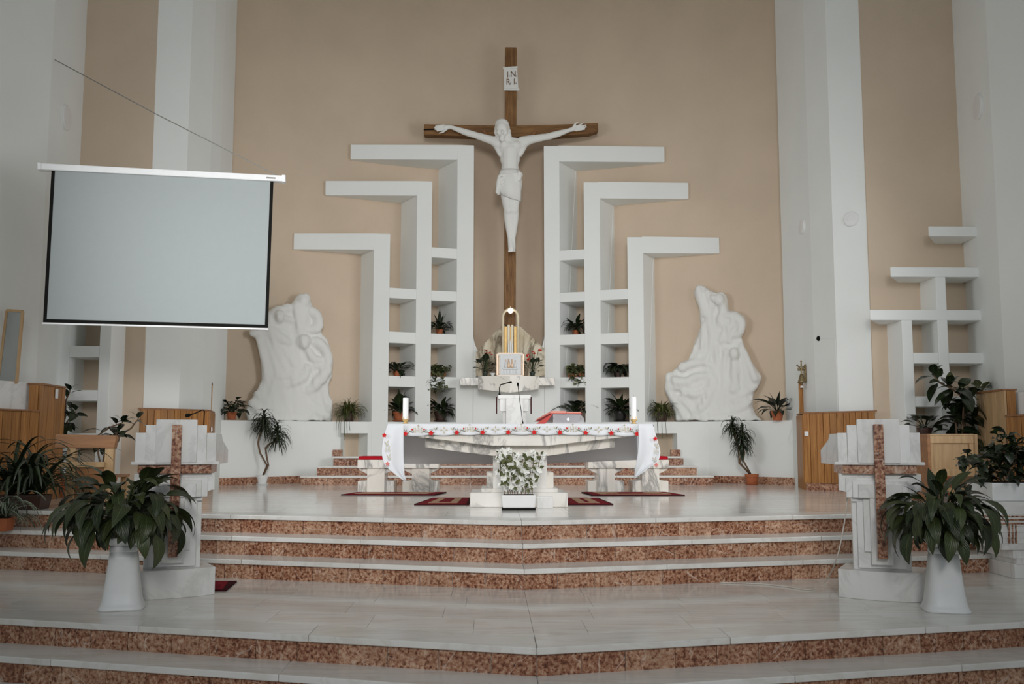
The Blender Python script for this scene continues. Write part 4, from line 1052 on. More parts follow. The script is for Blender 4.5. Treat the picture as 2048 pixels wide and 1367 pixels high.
# gabled back panel
Yg = 16.40; S_ = lambda px, py: Q(px, py, Yg)
gp = MB().slab([S_(952, 752), S_(1089, 752), S_(1089, 697), S_(1040, 652), S_(1002, 652), S_(952, 704)], Yg, 16.498)
tag(gp.build('gable_panel', 'backsplash'), 'gabled panel of brown streaked marble behind the white tabernacle', 'wall panel')
# tabernacle
Yt = 16.02; a, b = at(993, 750, Yt).x, at(1048, 750, Yt).x; z0, z1 = zt, at(1020, 705, Yt).z
tb = thing('tabernacle', 'square white tabernacle with relief door on the marble shelf', 'tabernacle', ((a + b) / 2, Yt + .15, z0))
hw = (b - a) / 2; hh = z1 - z0
MB().box(-hw, -.15, 0, hw, .15, hh).build('case', 'silver', tb, bevel=.006)
fr = MB(); e = .018
fr.box(-hw, -.158, 0, -hw + e, -.15, hh).box(hw - e, -.158, 0, hw, -.15, hh).box(-hw, -.158, 0, hw, -.15, e).box(-hw, -.158, hh - e, hw, -.15, hh).build('door_frame', 'copper', tb)
d = MB().box(-hw + .06, -.160, .03, hw - .06, -.15, hh - .04).build('door', 'silver', tb, bevel=.003)
for x, hz in ((-.075, .60), (-.025, .64), (.03, .62), (.08, .58)):
    MB().lathe([(.02, hh * .36), (.028, hh * .40), (.017, hh * hz), (.004, hh * (hz + .03))], 10, (x, -.158, 0)).build('relief_robe', 'copper' if x in (-.025, .03) else 'silver', d, smooth=True)
    MB().ell((x, -.166, hh * (hz + .07)), (.013, .012, .016), 10, 8).build('relief_head', 'copper', d, smooth=True)
MB().box(-.13, -.172, hh * .30, .13, -.158, hh * .36).build('relief_table', 'silver', d, bevel=.004)
for x in (-.10, -.05, 0, .05, .10): MB().lathe([(.012, hh * .12), (.012, hh * .29), (.02, hh * .295)], 8, (x, -.160, 0)).build('relief_column', 'silver', d)
for x in (-hw + .038, hw - .038):
    MB().lathe([(.014, .03), (.010, .05), (.010, hh - .07), (.016, hh - .05)], 8, (x, -.152, 0)).build('ornament_column', 'copper', tb)

# arch with a lamp, gilt panel
Yr = 16.28; K = mpp(Yr)
ar = thing('lamp_arch', 'cream metal arch with a glowing lamp above the tabernacle', 'lamp', (at(1021, 705, Yr).x, Yr, z1))
cx_, zz1 = at(1021, 640, Yr).x, at(1021, 633, Yr).z; hw = 15.2 * K
P = [(cx_ - hw, Yr, z0)] + [(cx_ - hw * math.cos(a), Yr, zz1 + hw * 1.02 * math.sin(a)) for a in [math.pi * i / 14 for i in range(15)]] + [(cx_ + hw, Yr, z0)]
MB().tube(P, .022, 8).build('arch', 'cream', ar, True, smooth=True)
MB().tube([(cx_, Yr, zz1 + hw - .01), (cx_, Yr, zz1 + hw + .05)], [.025, .006], 8).build('finial', 'cream', ar, True)
MB().ell(at(1021, 621, Yr - .03), .045, 14, 10).build('bulb', 'bulb', ar, True, smooth=True)
zz2 = at(1021, 652, Yr).z
for x0_, x1_, m in ((-12.5, -7, 'gold'), (7, 12.5, 'gold'), (-6, -1.2, 'cream'), (1.2, 6, 'cream'), (-1.0, 1.0, 'gold')):
    MB().box(cx_ + x0_ * K, Yr + .02, z0, cx_ + x1_ * K, Yr + .06, zz2 + (0 if m == 'gold' else .03)).build('back_slat', m, ar, True, bevel=.004)
for x_ in (-4, 0, 4):
    MB().lathe([(.013, z1 - .01), (.013, at(1021, 690 - 6 * (x_ == 0), Yr).z), (.002, at(1021, 684 - 6 * (x_ == 0), Yr).z)], 8, (cx_ + x_ * K, Yr - .03, 0)).build('thin_candle', 'wax', ar, True)
# dish
p = at(985, 752, 15.98 + .1); t = thing('white_dish', 'small white footed dish on the marble shelf', 'dish', (p.x, 16.06, zt))
MB().lathe([(.028, 0), (.018, .012), (.02, .02), (.046, .055), (.05, .06), (.043, .056), (.012, .024)], 16).build('bowl', 'ceramic', t, smooth=True)

# ------------------------------------------------------------------ the two lecterns with red marble crosses
def lectern(sgn, loc, rz, label, head):
    t = thing('lectern', label, 'lectern', loc, rz)
    def bx(nm, m, x0, x1, y0, y1, z0, z1, par=t, bv=.004): return MB().box(x0, y0, z0, x1, y1, z1).build(nm, m, par, bevel=bv)
    # curved front base block
    fr = [(-.29, -.12)] + [(-.29 + .58 * i / 10, -.21 + .05 * ((i - 5) / 5) ** 2) for i in range(11)] + [(.29, -.12)]
    ro = Matrix.Rotation(R(9) * (1 if rz > 0 else -1), 2); MB().prism([tuple(ro @ Vector(p)) for p in [(.29, .22), (-.29, .22)] + fr[1:-1]], 0, .205).build('base_block', 'lect', t, bevel=.004)
    # shaft: stepped vertical slabs
    bx('shaft', 'lect', -.20, .20, -.10, .14, .205, .78)
    for w_, d_, za, zb_ in ((.165, .03, .22, .76), (.12, .055, .34, .78), (.075, .08, .25, .80)): bx('shaft_slab', 'lect', -w_, w_, -.10 - d_, -.10, za, zb_)
    # capital: curved out to the wide head block
    pr = [(-.20, .70)] + [(-.20 - .085 * (1 - math.cos(math.pi / 2 * i / 6)), .70 + .08 * math.sin(math.pi / 2 * i / 6)) for i in range(1, 7)] + [(-.285, .905), (.285, .905)] + \
         [(.20 + .085 * (1 - math.cos(math.pi / 2 * i / 6)), .70 + .08 * math.sin(math.pi / 2 * i / 6)) for i in range(6, 0, -1)] + [(.20, .70)]
    MB().slab(pr[::-1], -.135, .17).build('capital', 'lect', t, bevel=.003)
    for w_, d_, z_ in ((.235, .02, .875), (.19, .04, .855), (.15, .06, .83)): bx('capital_slab', 'lect', -w_, w_, -.135 - d_, -.135, .73, z_)
    MB().prism([(-.255, -.175), (.255, -.175), (.315 if sgn < 0 else .25, .15), (-.315 if sgn > 0 else -.25, .15)], .905, .97).build('cross_arm', 'red', t, bevel=.002)
    # head: stepped front and a sloping desk towards the reader
    hd = [(-.15, 1.20), (.06, 1.20), (.10, 1.155), (.33, 1.075)]; wx = lambda y, s_: .285 + (.125 if s_ == -sgn else -.02) * max(0, (y + .15) / .48)
    vs = [(-wx(y, -1), y, .97) for y, z in hd] + [(-wx(y, -1), y, z) for y, z in hd] + [(wx(y, 1), y, .97) for y, z in hd] + [(wx(y, 1), y, z) for y, z in hd]
    fs = [(i, i + 1, i + 5, i + 4) for i in range(3)] + [(8 + i, 12 + i, 13 + i, 9 + i) for i in range(3)] + [(4 + i, 5 + i, 13 + i, 12 + i) for i in range(3)] + [(i, 8 + i, 9 + i, i + 1) for i in range(3)] + [(0, 4, 12, 8), (3, 11, 15, 7)]
    MB().add(vs, fs).build('desk_block', 'lect', t, bevel=.004)
    for w_, d_, z_ in ((.285, .015, 1.205), (.215, .04, 1.262), (.145, .062, 1.303)):
        MB().box(-w_, -.15 - d_, .985, w_, .03, z_).build('head_slab', 'lect', t, bevel=.003)
    MB().box(-.31, -.20, .97, .31, .0, .992).build('head_ledge', 'lect', t, bevel=.003)
    bx('cross_post', 'red', -.034, .034, -.245, -.10, .30, 1.265, bv=.002)
    return t
LL = lectern(-1, (-2.66, 7.52, ZP1), R(19), 'white marble lectern with red stone cross and black microphone, behind the left plant pedestal', 0)
LR = lectern(1, (2.64, 7.30, ZP1), R(-19), 'white marble lectern with red stone cross and white cable, behind the right plant pedestal', 0)
wl = lambda t, p: t.location + Matrix.Rotation(t.rotation_euler.z, 3, 'Z') @ Vector(p)
b = wl(LL, (.20, .0, 1.205)); 
mic('lectern_microphone', 'black gooseneck microphone with bent neck on the left marble lectern', b, [b, b + Vector((0, 0, .10)), b + Vector((.002, 0, .168)), b + Vector((-.015, 0, .18)), b + Vector((-.06, -.01, .155)), b + Vector((-.10, -.02, .14))], .0045, (-1, -.2, -.25), hr=.014)
t = thing('hook', 'small black wire hook hanging from the side of the left lectern', 'hook', wl(LL, (.29, .27, 1.02)))
MB().tube([(0, 0, .08), (.008, -.005, .04), (.012, -.01, 0), (.004, -.01, -.03)], .005, 6).build('wire', 'black', t)
# cables on the floor and down from the right lectern
def cable(name, label, pts, r, m):
    o = Vector(pts[0]); t = MB(); P = [Vector(p) - o for p in pts]; Q_ = []
    for i in range(len(P) - 1):
        a, b_, q0, q3 = P[i], P[i + 1], P[max(0, i - 1)], P[min(len(P) - 1, i + 2)]
        for s_ in range(8):
            u = s_ / 8; Q_.append(a * (2 * u ** 3 - 3 * u ** 2 + 1) + b_ * (-2 * u ** 3 + 3 * u ** 2) + (b_ - q0) * .5 * (u ** 3 - 2 * u ** 2 + u) + (q3 - a) * .5 * (u ** 3 - u ** 2))
    Q_.append(P[-1]); t.tube(Q_, r, 6); ob = t.build(name, m, smooth=True); ob.location = o
    return tag(ob, label, 'cable')
zf = ZP1 + .006
cable('microphone_cable', 'thin white cable hanging from the right lectern and curving over the lower dais', [at(1696, 950, 7.3), at(1694, 1000, 7.32), at(1686, 1060, 7.34), at(1672, 1120, 7.36), atz(1650, 1164, zf), atz(1622, 1178, zf), atz(1570, 1172, zf), atz(1520, 1167, zf), atz(1440, 1164, zf)], .005, 'cable')

# ------------------------------------------------------------------ white flared pedestals
def pedestal(x, y, rz, label):
    t = thing('plant_pedestal', label, 'pedestal', (x, y, ZP1), rz)
    pr = [(.150, 0), (.150, .012), (.138, .03), (.128, .06), (.116, .14), (.104, .25), (.095, .34), (.088, .385)]
    MB().lathe(pr, 32, sq=5.0, rot=R(45) * 0).build('shaft', 'ceramic', t, smooth=True)
    MB().lathe([(.088, .385), (.094, .395), (.088, .41), (.092, .425)], 32, sq=5.0).build('neck_ring', 'ceramic', t, smooth=True)
    MB().lathe([(.085, .425), (.105, .455), (.122, .475), (.122, .485), (.10, .483)], 32, sq=5.0).build('top_dish', 'ceramic', t, smooth=True)
    return t
PL = pedestal(-2.80, 6.93, R(14), 'white flared pedestal carrying the big peace lily left of the steps')
PR = pedestal(2.835, 6.72, R(-14), 'white flared pedestal carrying the big peace lily on the right')

# ------------------------------------------------------------------ plants
def leaf_mesh(L, W, elev, bend, pet=.3, fold=.25, n=11, m='leaf', p=1.0, seed=0, twist=0.0, shape=.55, name='leaf', pw=.006, be=1.4):
    """a leaf that leaves the origin along +x at an elevation and arches over; petiole first, then the blade"""
    mb = MB(); uv = []; rows = []
    x = z = 0.0; N = n + 5
    for i in range(N + 1):
        t = i / N; a = elev - bend * (t ** be)
        if i: x += L / N * math.cos(a); z += L / N * math.sin(a)
        if t <= pet: w_ = pw
        else:
            u = (t - pet) / (1 - pet); w_ = max(pw * .6, W * (math.sin(math.pi * u ** shape) ** p)) if u < 1 else .0015
        nz, nx = math.cos(a), -math.sin(a); row = []
        tw = twist * t
        for j, sj in enumerate((-1, -.5, 0, .5, 1)):
            up_ = fold * abs(sj) * w_; yy = sj * w_
            yy2 = yy * math.cos(tw) - up_ * math.sin(tw); up2 = yy * math.sin(tw) + up_ * math.cos(tw)
            wav = .05 * w_ * math.sin(t * 17 + seed + sj) * abs(sj)
            row.append((x + nx * (up2 + wav), yy2, z + nz * (up2 + wav)))
            uv.append(((sj + 1) / 2, t))
        rows.append(row)
    mb.grid(rows); mb.uv = uv
    return mb.mesh(name, m, smooth=True)
def pot(t, r, h, m, saucer=None, rim=True, soil=True, z=0.0):
    pr = [(r * .72, z), (r * .74, z + .003)] + ([(r * .95, z + h * .72), (r * 1.04, z + h * .73), (r * 1.07, z + h * .98), (r * 1.05, z + h), (r * .93, z + h), (r * .92, z + h * .86)] if rim else [(r, z + h * .97), (r, z + h), (r * .93, z + h), (r * .92, z + h * .86)])
    MB().lathe(pr, 20).build('pot', m, t, smooth=False)
    if saucer: MB().lathe([(r * .9, z - .001), (r * 1.12, z + h * .10), (r * 1.10, z + h * .12), (r * .86, z + .012)], 20).build('saucer', saucer, t)
    if soil: MB().lathe([(r * .90, z + h * .80), (r * .90, z + h * .87)], 16).build('soil', 'soil', t)
def bunch(t, meshes, n, z, r0=.01, az=None, sc=(.8, 1.15), tilt=.15, seed=1, name='leaf', jit=.3, org=(0, 0)):
    r_ = random.Random(seed)
    for i in range(n):
        a = (2 * math.pi * i * .381966 + r_.uniform(-jit, jit)) if az is None else r_.uniform(*az)
        rr = r0 * math.sqrt(r_.random())
        inst(name, meshes[i % len(meshes)] if not isinstance(meshes[0], tuple) else None, t, (org[0] + rr * math.cos(a), org[1] + rr * math.sin(a), z), (r_.uniform(-tilt, tilt), r_.uniform(-tilt, tilt), a), r_.uniform(*sc))

# big peace lilies
def peace_lily(ped, label, seed, extra):
    z0 = ZP1 + .486
    t = thing('peace_lily', label, 'plant', (ped.location.x, ped.location.y, z0))
    pot(t, .075, .11, 'terra' if seed == 1 else 'blackpot', rim=True)
    V = []
    for i, (L, W, e, b_) in enumerate(((.50, .048, 66, 95), (.54, .054, 58, 110), (.48, .05, 48, 110), (.52, .052, 40, 115), (.46, .046, 76, 85), (.50, .055, 30, 105), (.44, .05, 18, 95), (.54, .05, 62, 140), (.36, .045, 60, 130))):
        V.append(leaf_mesh(L * 1.14, W * .98, R(e), R(b_), .56, .16, 11, 'leaf', .9, i, .15 * (-1) ** i, .62, be=2.0))
    bunch(t, V[:6] + V[7:9], 86, .09, .03, seed=seed, sc=(.66, 1.05), tilt=.36)
    D = [leaf_mesh(L * 1.02, W * .84, R(e), R(b_), .60, .14, 12, 'leaf', .85, i, .2 * (-1) ** i, .62, be=1.7) for i, (L, W, e, b_) in enumerate(((.62, .058, 42, 150), (.58, .062, 30, 138), (.66, .056, 52, 160), (.50, .064, 22, 120), (.54, .058, 36, 130)))]
    bunch(t, D, 66, .095, .04, seed=seed + 5, sc=(.66, 1.08), tilt=.36)
    bunch(t, [D[1], D[3], V[6]], 34, .10, .05, seed=seed + 6, sc=(.5, .75), tilt=.4)
    bunch(t, [V[4], V[0]], 9, .09, .02, seed=seed + 9, sc=(.66, .86), tilt=.28)
    if seed == 2: t.scale = (.84, .84, .92)
    for (az, e, b_, L, W) in extra:
        me = leaf_mesh(L, W, R(e), R(b_), .48, .15, 11, 'leaf', .9, 3, 0, .62, be=1.9); inst('leaf', me, t, (0, 0, .09), (0, 0, R(az)))
    return t
peace_lily(PL, 'huge drooping peace lily with one long hanging leaf, on the left pedestal', 1, [(-150, 35, 150, .72, .065), (-175, 20, 120, .52, .06), (-25, 58, 25, .46, .03), (-70, 30, 130, .46, .07), (-95, 28, 128, .42, .065), (185, 50, 75, .50, .07)])
peace_lily(PR, 'huge drooping peace lily in a dark pot on the right pedestal', 2, [(-25, 42, 128, .62, .06), (-15, 38, 110, .60, .05), (95, 75, 20, .46, .055), (160, 60, 40, .42, .055), (-95, 28, 125, .44, .075), (-130, 28, 130, .42, .07), (10, 42, 50, .5, .05)])

# plants on the lattice shelves and the ledge
def small_plant(name, label, px, py, Y, pr, ph, pm, spec, n, seed, saucer=None, group=None, m='leafdark', z=None, n2=0, spec2=(), r0=.02, rimz=.86):
    p = at(px, py, Y); t = thing(name, label, 'plant', (p.x, Y, p.z if z is None else z), group=group)
    pot(t, pr, ph, pm, saucer)
    V = [leaf_mesh(L, W * 1.1, R(e), R(b_), pt, .2, 7, m, 1.0, i, .1, sh) for i, (L, W, e, b_, pt, sh) in enumerate(spec)]
    bunch(t, V, n, ph * rimz, r0, seed=seed, sc=(1.0, 1.5))
    if n2:
        V2 = [leaf_mesh(L, W, R(e), R(b_), pt, .25, 7, m, 1.0, i, .1, sh) for i, (L, W, e, b_, pt, sh) in enumerate(spec2)]
        bunch(t, V2, n2, ph * rimz, r0 * .4, seed=seed + 40, sc=(.85, 1.05), tilt=.08)
    return t
zsh = lambda zs, i: zs[i]
arch_ = [(.30, .022, 62, 120, .2, .7), (.28, .020, 45, 110, .2, .7), (.26, .022, 78, 140, .2, .7), (.24, .020, 25, 80, .2, .7)]
YP = 16.66
small_plant('shelf_lily', 'small dark lily in a terracotta pot with two upright leaves, inner left lattice column', 879, 668, YP, .060, .10, 'terra', arch_, 34, 11, z=zsL['A'][2], n2=4, spec2=[(.36, .030, 85, 30, .3, .6), (.33, .03, 80, 20, .3, .6)])
small_plant('shelf_lily', 'dark arching plant in a terracotta pot, outer left lattice column, second cell from ledge', 793, 752, 16.50, .060, .10, 'terra', [(.33, .020, 58, 110, .15, .75), (.31, .020, 42, 95, .15, .75), (.30, .022, 70, 120, .15, .75), (.26, .02, 22, 80, .15, .75)], 36, 12, z=zsL['B'][2])
small_plant('broad_leaf_plant', 'broad-leaved plant in a bright terracotta pot, outer left cell on the ledge', 800, 841, 16.46, .115, .165, 'terra', [(.30, .055, 70, 60, .3, .6), (.28, .05, 50, 80, .3, .6), (.26, .05, 30, 80, .3, .6)], 20, 13, 'terra', z=ZL + .012, n2=4, spec2=[(.42, .045, 86, 18, .3, .6), (.38, .045, 80, 25, .3, .6)])
small_plant('shelf_lily', 'dark leafy plant in a dark brown pot, inner left cell on the ledge', 881, 842, 16.62, .105, .165, 'brownpot', [(.34, .034, 65, 90, .3, .6), (.30, .034, 45, 100, .3, .6), (.28, .034, 25, 80, .3, .6)], 34, 14, 'brownpot', z=ZL + .012, n2=5, spec2=[(.42, .035, 72, 50, .3, .6), (.40, .03, 60, 40, .3, .6)])
small_plant('shelf_lily', 'small dark lily in a terracotta pot, inner right lattice column', 1152, 668, YP, .060, .10, 'terra', arch_, 36, 15, z=zsR['A'][2], n2=3, spec2=[(.40, .034, 72, 60, .3, .6), (.36, .03, 66, 30, .3, .6)])
small_plant('shelf_lily', 'dark glossy plant filling the outer right lattice cell, second from the ledge', 1237, 753, 16.50, .055, .10, 'brownpot', [(.32, .034, 72, 150, .25, .6), (.30, .034, 55, 140, .25, .6), (.28, .034, 35, 110, .25, .6)], 40, 16, z=zsR['B'][2])
small_plant('broad_leaf_plant', 'dark broad-leaved plant behind the open missal, inner right cell on the ledge', 1150, 842, 16.62, .10, .16, 'brownpot', [(.36, .05, 58, 85, .4, .6), (.34, .05, 42, 80, .4, .6), (.30, .045, 70, 90, .4, .6)], 26, 17, z=ZL + .001)
small_plant('shelf_lily', 'leafy plant in a black pot beside the right candle, outer right cell on the ledge', 1241, 843, 16.46, .105, .175, 'blackpot', [(.33, .036, 66, 80, .3, .6), (.30, .036, 48, 95, .3, .6), (.27, .036, 28, 80, .3, .6)], 36, 18, 'blackpot', z=ZL + .012, n2=6, spec2=[(.38, .04, 78, 40, .3, .6), (.36, .04, 68, 40, .3, .6)])
# trailing ivy in small brown troughs
def ivy(label, px, z, Y, wd, n, drop, seed):
    p = at(px, 752, Y); t = thing('trailing_ivy', label, 'plant', (p.x, Y, z))
    MB().prism([(-wd * .92, -.055), (wd * .92, -.055), (wd * .92, .055), (-wd * .92, .055)], 0, .085, [(-wd, -.065), (wd, -.065), (wd, .065), (-wd, .065)]).build('trough', 'terra', t, bevel=.004)
    MB().box(-wd * .9, -.05, .082, wd * .9, .05, .088).build('soil', 'soil', t)
    V = [leaf_mesh(.10, .034, R(40), R(70), .3, .2, 5, m, 1.0, i, 0, .55) for i, m in enumerate(('leafspot', 'leafspot', 'leafmid'))]
    r_ = random.Random(seed)
    for s_ in range(n):
        x0 = r_.uniform(-wd, wd) * .9; dn = drop * r_.uniform(.3, 1) * (1 - .3 * abs(x0) / wd); up_ = r_.uniform(.03, .12)
        P = [Vector((x0, -.03, .085)), Vector((x0 + r_.uniform(-.03, .03), -.07, .085 + up_)), Vector((x0 + r_.uniform(-.05, .05), -.17, .06)), Vector((x0 + r_.uniform(-.05, .05), -.19, -.02 - dn * .5)), Vector((x0 + r_.uniform(-.06, .06), -.195, -.03 - dn))]
        MB().tube(P, .003, 4).build('stem', 'greenstem', t)
        for i in range(13):
            u = r_.random() * 3.99; j = int(u); c = P[j].lerp(P[j + 1], u - j)
            inst('leaf', V[i % 3], t, c, (r_.uniform(-.6, .6), r_.uniform(-.5, .8), r_.uniform(-3.0, 0)), r_.uniform(.8, 1.25))
    for i in range(22):
        inst('leaf', V[i % 3], t, (r_.uniform(-wd, wd), r_.uniform(-.06, .04), .09), (r_.uniform(-.5, .5), r_.uniform(-1.2, -.2), r_.uniform(0, 6.28)), r_.uniform(.9, 1.7))
ivy('variegated ivy trailing far down from a brown trough on the left lattice', 875, zsL['A'][3], YP - .04, .145, 11, .30, 3)
ivy('short variegated ivy in a brown trough on the right lattice', 1152, zsR['A'][3], YP - .04, .145, 7, .12, 4)
small_plant('ledge_plant', 'bushy small-leaved plant in a terracotta pot at the left end of the ledge', 463, 838, 15.22, .075, .12, 'terra', [(.27, .034, 74, 80, .68, .6), (.27, .034, 52, 90, .66, .6), (.25, .032, 32, 90, .62, .6), (.22, .034, 84, 120, .62, .6), (.17, .032, 60, 100, .6, .6)], 64, 21, 'terra', z=ZL + .010)
small_plant('ledge_plant', 'oval-leaved plant in a terracotta pot at the right end of the ledge', 1555, 839, 15.12, .095, .145, 'terra', [(.34, .036, 60, 80, .35, .6), (.30, .036, 40, 90, .35, .6), (.26, .04, 74, 60, .35, .6), (.28, .036, 20, 70, .35, .6)], 26, 22, z=ZL + .001, n2=3, spec2=[(.36, .04, 88, 16, .3, .6), (.33, .04, 76, 20, .3, .6)])
def spider(name, label, px, z, Y, pr, ph, seed, n, L, trail, m='leafolive', stiff=False):
    p = at(px, 842, Y); t = thing(name, label, 'plant', (p.x, Y, z))
    pot(t, pr, ph, 'brownpot')
    r_ = random.Random(seed); mb = MB(); mb.uv = []
    V = [leaf_mesh(L * a, .010 if not stiff else .014, R(e), R(b_), .02, .35, 9, m, .5, i, .1, .35) for i, (a, e, b_) in enumerate(((1.25, 70, 130), (1, 55, 120), (.9, 82, 100), (.85, 40, 120), (.7, 25, 110), (.8, 86, 50)))]
    bunch(t, V, n, ph * .86, pr * .6, seed=seed, sc=(.75, 1.15), tilt=.2)
    bunch(t, V[1:5], trail, ph * .8, pr * .7, seed=seed + 3, az=(-2.6, -.5), sc=(.95, 1.25), tilt=.2)
    for i in range(max(2, trail // 5)):
        x = r_.uniform(-.14, .16); d_ = r_.uniform(.12, .3)
        P = [Vector((x * .5, -pr * .5, ph * .8)), Vector((x, -.30, ph * .6)), Vector((x * 1.1, -.34, -.05)), Vector((x * 1.15 + .01, -.345, -d_))]
        mb2 = MB(); mb2.tube(P, .0035, 4); mb2.build('runner', 'leafolive' if False else 'greenstem', t)
    return t
spider('spider_plant', 'grassy spider plant spilling over the ledge beside the left lattice', 697, ZL + .001, 16.40, .10, .16, 31, 110, .34, 40)
spider('spider_plant', 'stiff-leaved grassy plant with hanging runners beside the right lattice', 1323, ZL + .001, 16.38, .11, .17, 32, 84, .32, 24, stiff=True)
# dracaenas standing before the ledge wall
def dracaena(label, px, py, Y, pm, pr, ph, heads, seed, sq=0):
    p = atz(px, py, 0.0); t = thing('dracaena', label, 'plant', (p.x, Y, 0))
    pot(t, pr, ph, pm, 'ceramic' if pm == 'ceramic' else pm)
    V = [leaf_mesh(L, .0145, R(e), R(b_), .02, .3, 8, 'leafdark', .5, i, .05, .35) for i, (L, e, b_) in enumerate(((.30, 30, 120), (.34, 45, 145), (.30, 5, 85), (.34, -20, 60), (.30, 70, 150), (.30, -45, 40)))]
    k = mpp(Y)
    for hi, (stem, n, s_) in enumerate(heads):
        P = [Vector((0, 0, ph * .8))] + [at(x, y, Y - .02 * hi) - t.location for x, y in stem]
        MB().tube(P, [.014] * (len(P) - 1) + [.010], 7).build('trunk', 'stem', t, smooth=True)
        c = P[-1]; r_ = random.Random(seed + hi)
        for i in range(int(n * 1.7)):
            zz = r_.uniform(-.10, .06) * s_
            inst('leaf', V[i % 6], t, c + Vector((0, 0, zz)), (r_.uniform(-.15, .15), r_.uniform(-.15, .15), i * 2.4 + r_.uniform(-.3, .3)), s_ * r_.uniform(.7, 1.1))
        for i in range(6): inst('leaf', V[4], t, c + Vector((0, 0, .08 * s_)), (r_.uniform(-.2, .2), -.5 + r_.uniform(-.2, .2), i * 1.1), s_ * .75)
    return t
dracaena('two-headed dracaena with curved bare stems in a white pot before the ledge', 540, 966, 15.35, 'ceramic', .085, .15, [([(534, 930), (520, 905), (516, 885), (519, 870), (526, 856), (528, 842)], 62, 1.0), ([(537, 930), (533, 910), (531, 895), (537, 888), (549, 884), (555, 868)], 58, .95)], 41)
dracaena('bushy dracaena on thin stems in a terracotta pot before the ledge', 1482, 965, 15.25, 'terra', .10, .165, [([(1478, 925), (1477, 895), (1470, 870), (1465, 852)], 50, .8), ([(1480, 925), (1485, 890), (1484, 866)], 54, .85), ([(1486, 920), (1489, 905), (1484, 885)], 56, .85)], 45)
# anthuriums beside the tabernacle
def anthurium(label, px, seed, fl_):
    Y = 16.12; t = thing('anthurium', label, 'plant', (at(px, 752, Y).x, Y, sh.location.z)); k = mpp(Y)
    pot(t, .045, .085, 'greenpot')
    V = [leaf_mesh(L, .052, R(e), R(b_), .6, .2, 7, 'leafdark', 1.0, i, .1, .5) for i, (L, e, b_) in enumerate(((.30, 74, 60), (.26, 55, 60), (.34, 80, 50), (.22, 35, 40)))]
    bunch(t, V, 14, .07, .015, seed=seed, sc=(.85, 1.1))
    for (dx, dy) in fl_:
        c = Vector((dx * k, -.05, (752 - dy) * k)); MB().tube([(0, 0, .07), c * .6, c], .004, 5).build('flower_stem', 'greenstem', t)
        mb = MB(); mb.add([(0, 0, 0), (.03, .01, .02), (.055, -.02, .005), (.03, -.035, -.012), (-.012, -.02, -.01), (-.01, .005, .014), (.02, -.012, .01)], [(0, 6, 1), (1, 6, 2), (2, 6, 3), (3, 6, 4), (4, 6, 5), (5, 6, 0)])
        f_ = mb.build('spathe', 'redpetal', t); f_.location = c; f_.rotation_euler = (seed * .3, .3, dx * .5)
        s2 = MB().tube([(0, -.01, 0), (.006, -.03, .035)], .005, 6).build('spadix', 'cream', f_)
anthurium('anthurium with clustered red flowers on the marble shelf, left of the tabernacle', 970, 51, [(2, 698), (5, 703), (9, 702), (-1, 697), (6, 706), (12, 706)])
anthurium('anthurium with a loose spray of red flowers, right of the tabernacle', 1065, 54, [(12, 698), (4, 703), (0, 704), (-7, 709), (-6, 717)])

# ------------------------------------------------------------------ projection screen with its rope
Yl, Yr_ = 10.55, 11.05
def scr(px, py): 
    u = (px - 78) / (570 - 78); Y = Yl + (Yr_ - Yl) * u
    return at(px, py, Y)
c0 = scr(325, 345)
ps = thing('projection_screen', 'big white pull-down projection screen with black border hanging at the left', 'projection screen', c0)
def hexa(name, m, P, th, par, push=0.0, bev=0.0):
    n = (P[1] - P[0]).cross(P[3] - P[0]).normalized(); n = n if n.y < 0 else -n
    A = [p + n * push for p in P]; Bk = [p - n * th for p in A]
    return MB().add(A + Bk, [(0, 1, 2, 3), (7, 6, 5, 4), (0, 4, 5, 1), (1, 5, 6, 2), (2, 6, 7, 3), (3, 7, 4, 0)]).build(name, m, par, True, bevel=bev)
bl_, br_ = scr(80, 333), scr(570, 358)
hexa('housing', 'whiteplastic', [scr(79, 327), scr(570, 352), scr(570, 364), scr(79, 340)], .09, ps, .03, .008)
hexa('end_cap', 'whiteplastic', [scr(564, 350.5), scr(571.5, 351), scr(571.5, 365), scr(564, 364.5)], .10, ps, .04, .008)
hexa('end_cap', 'whiteplastic', [scr(76, 326), scr(84, 326.5), scr(84, 341), scr(76, 340.5)], .10, ps, .04, .008)
hexa('nameplate', 'greyrope', [scr(533, 355), scr(551, 356), scr(551, 359), scr(533, 358)], .004, ps, .033)
TLc, TRc, BRc, BLc = scr(103, 341), scr(547, 363), scr(536, 655.5), scr(86, 644)
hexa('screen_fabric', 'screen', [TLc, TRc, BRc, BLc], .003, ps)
def lerp4(u, v): return (TLc.lerp(TRc, u)).lerp(BLc.lerp(BRc, u), v)
bw = .0150
hexa('black_border', 'black', [lerp4(0, 0), lerp4(bw, 0), lerp4(bw, 1), lerp4(0, 1)], .002, ps, .002)
hexa('black_border', 'black', [lerp4(1 - bw, 0), lerp4(1, 0), lerp4(1, 1), lerp4(1 - bw, 1)], .002, ps, .002)
hexa('black_border', 'black', [lerp4(0, .979), lerp4(1, .979), lerp4(1, 1), lerp4(0, 1)], .002, ps, .003)
hexa('bottom_bar', 'whiteplastic', [scr(85, 644.5), scr(537, 656), scr(537, 659.5), scr(85, 648)], .03, ps, .012, .004)
# rope holding the screen: from a hook on the left wall to the right end of the housing
hk = at(92, 110, 11.72); end = scr(557, 352)
rope = thing('screen_rope', 'thin grey rope slanting from a wall hook down to the right end of the screen', 'rope', hk)
MB().tube([hk, hk.lerp(end, .5) - Vector((0, 0, .02)), end], .006, 6).build('rope', 'greyrope', rope, True)
MB().tube([hk + Vector((-.03, 0, .02)), hk + Vector((.04, -.01, -.02))], .016, 8).build('hook', 'greyrope', rope, True)

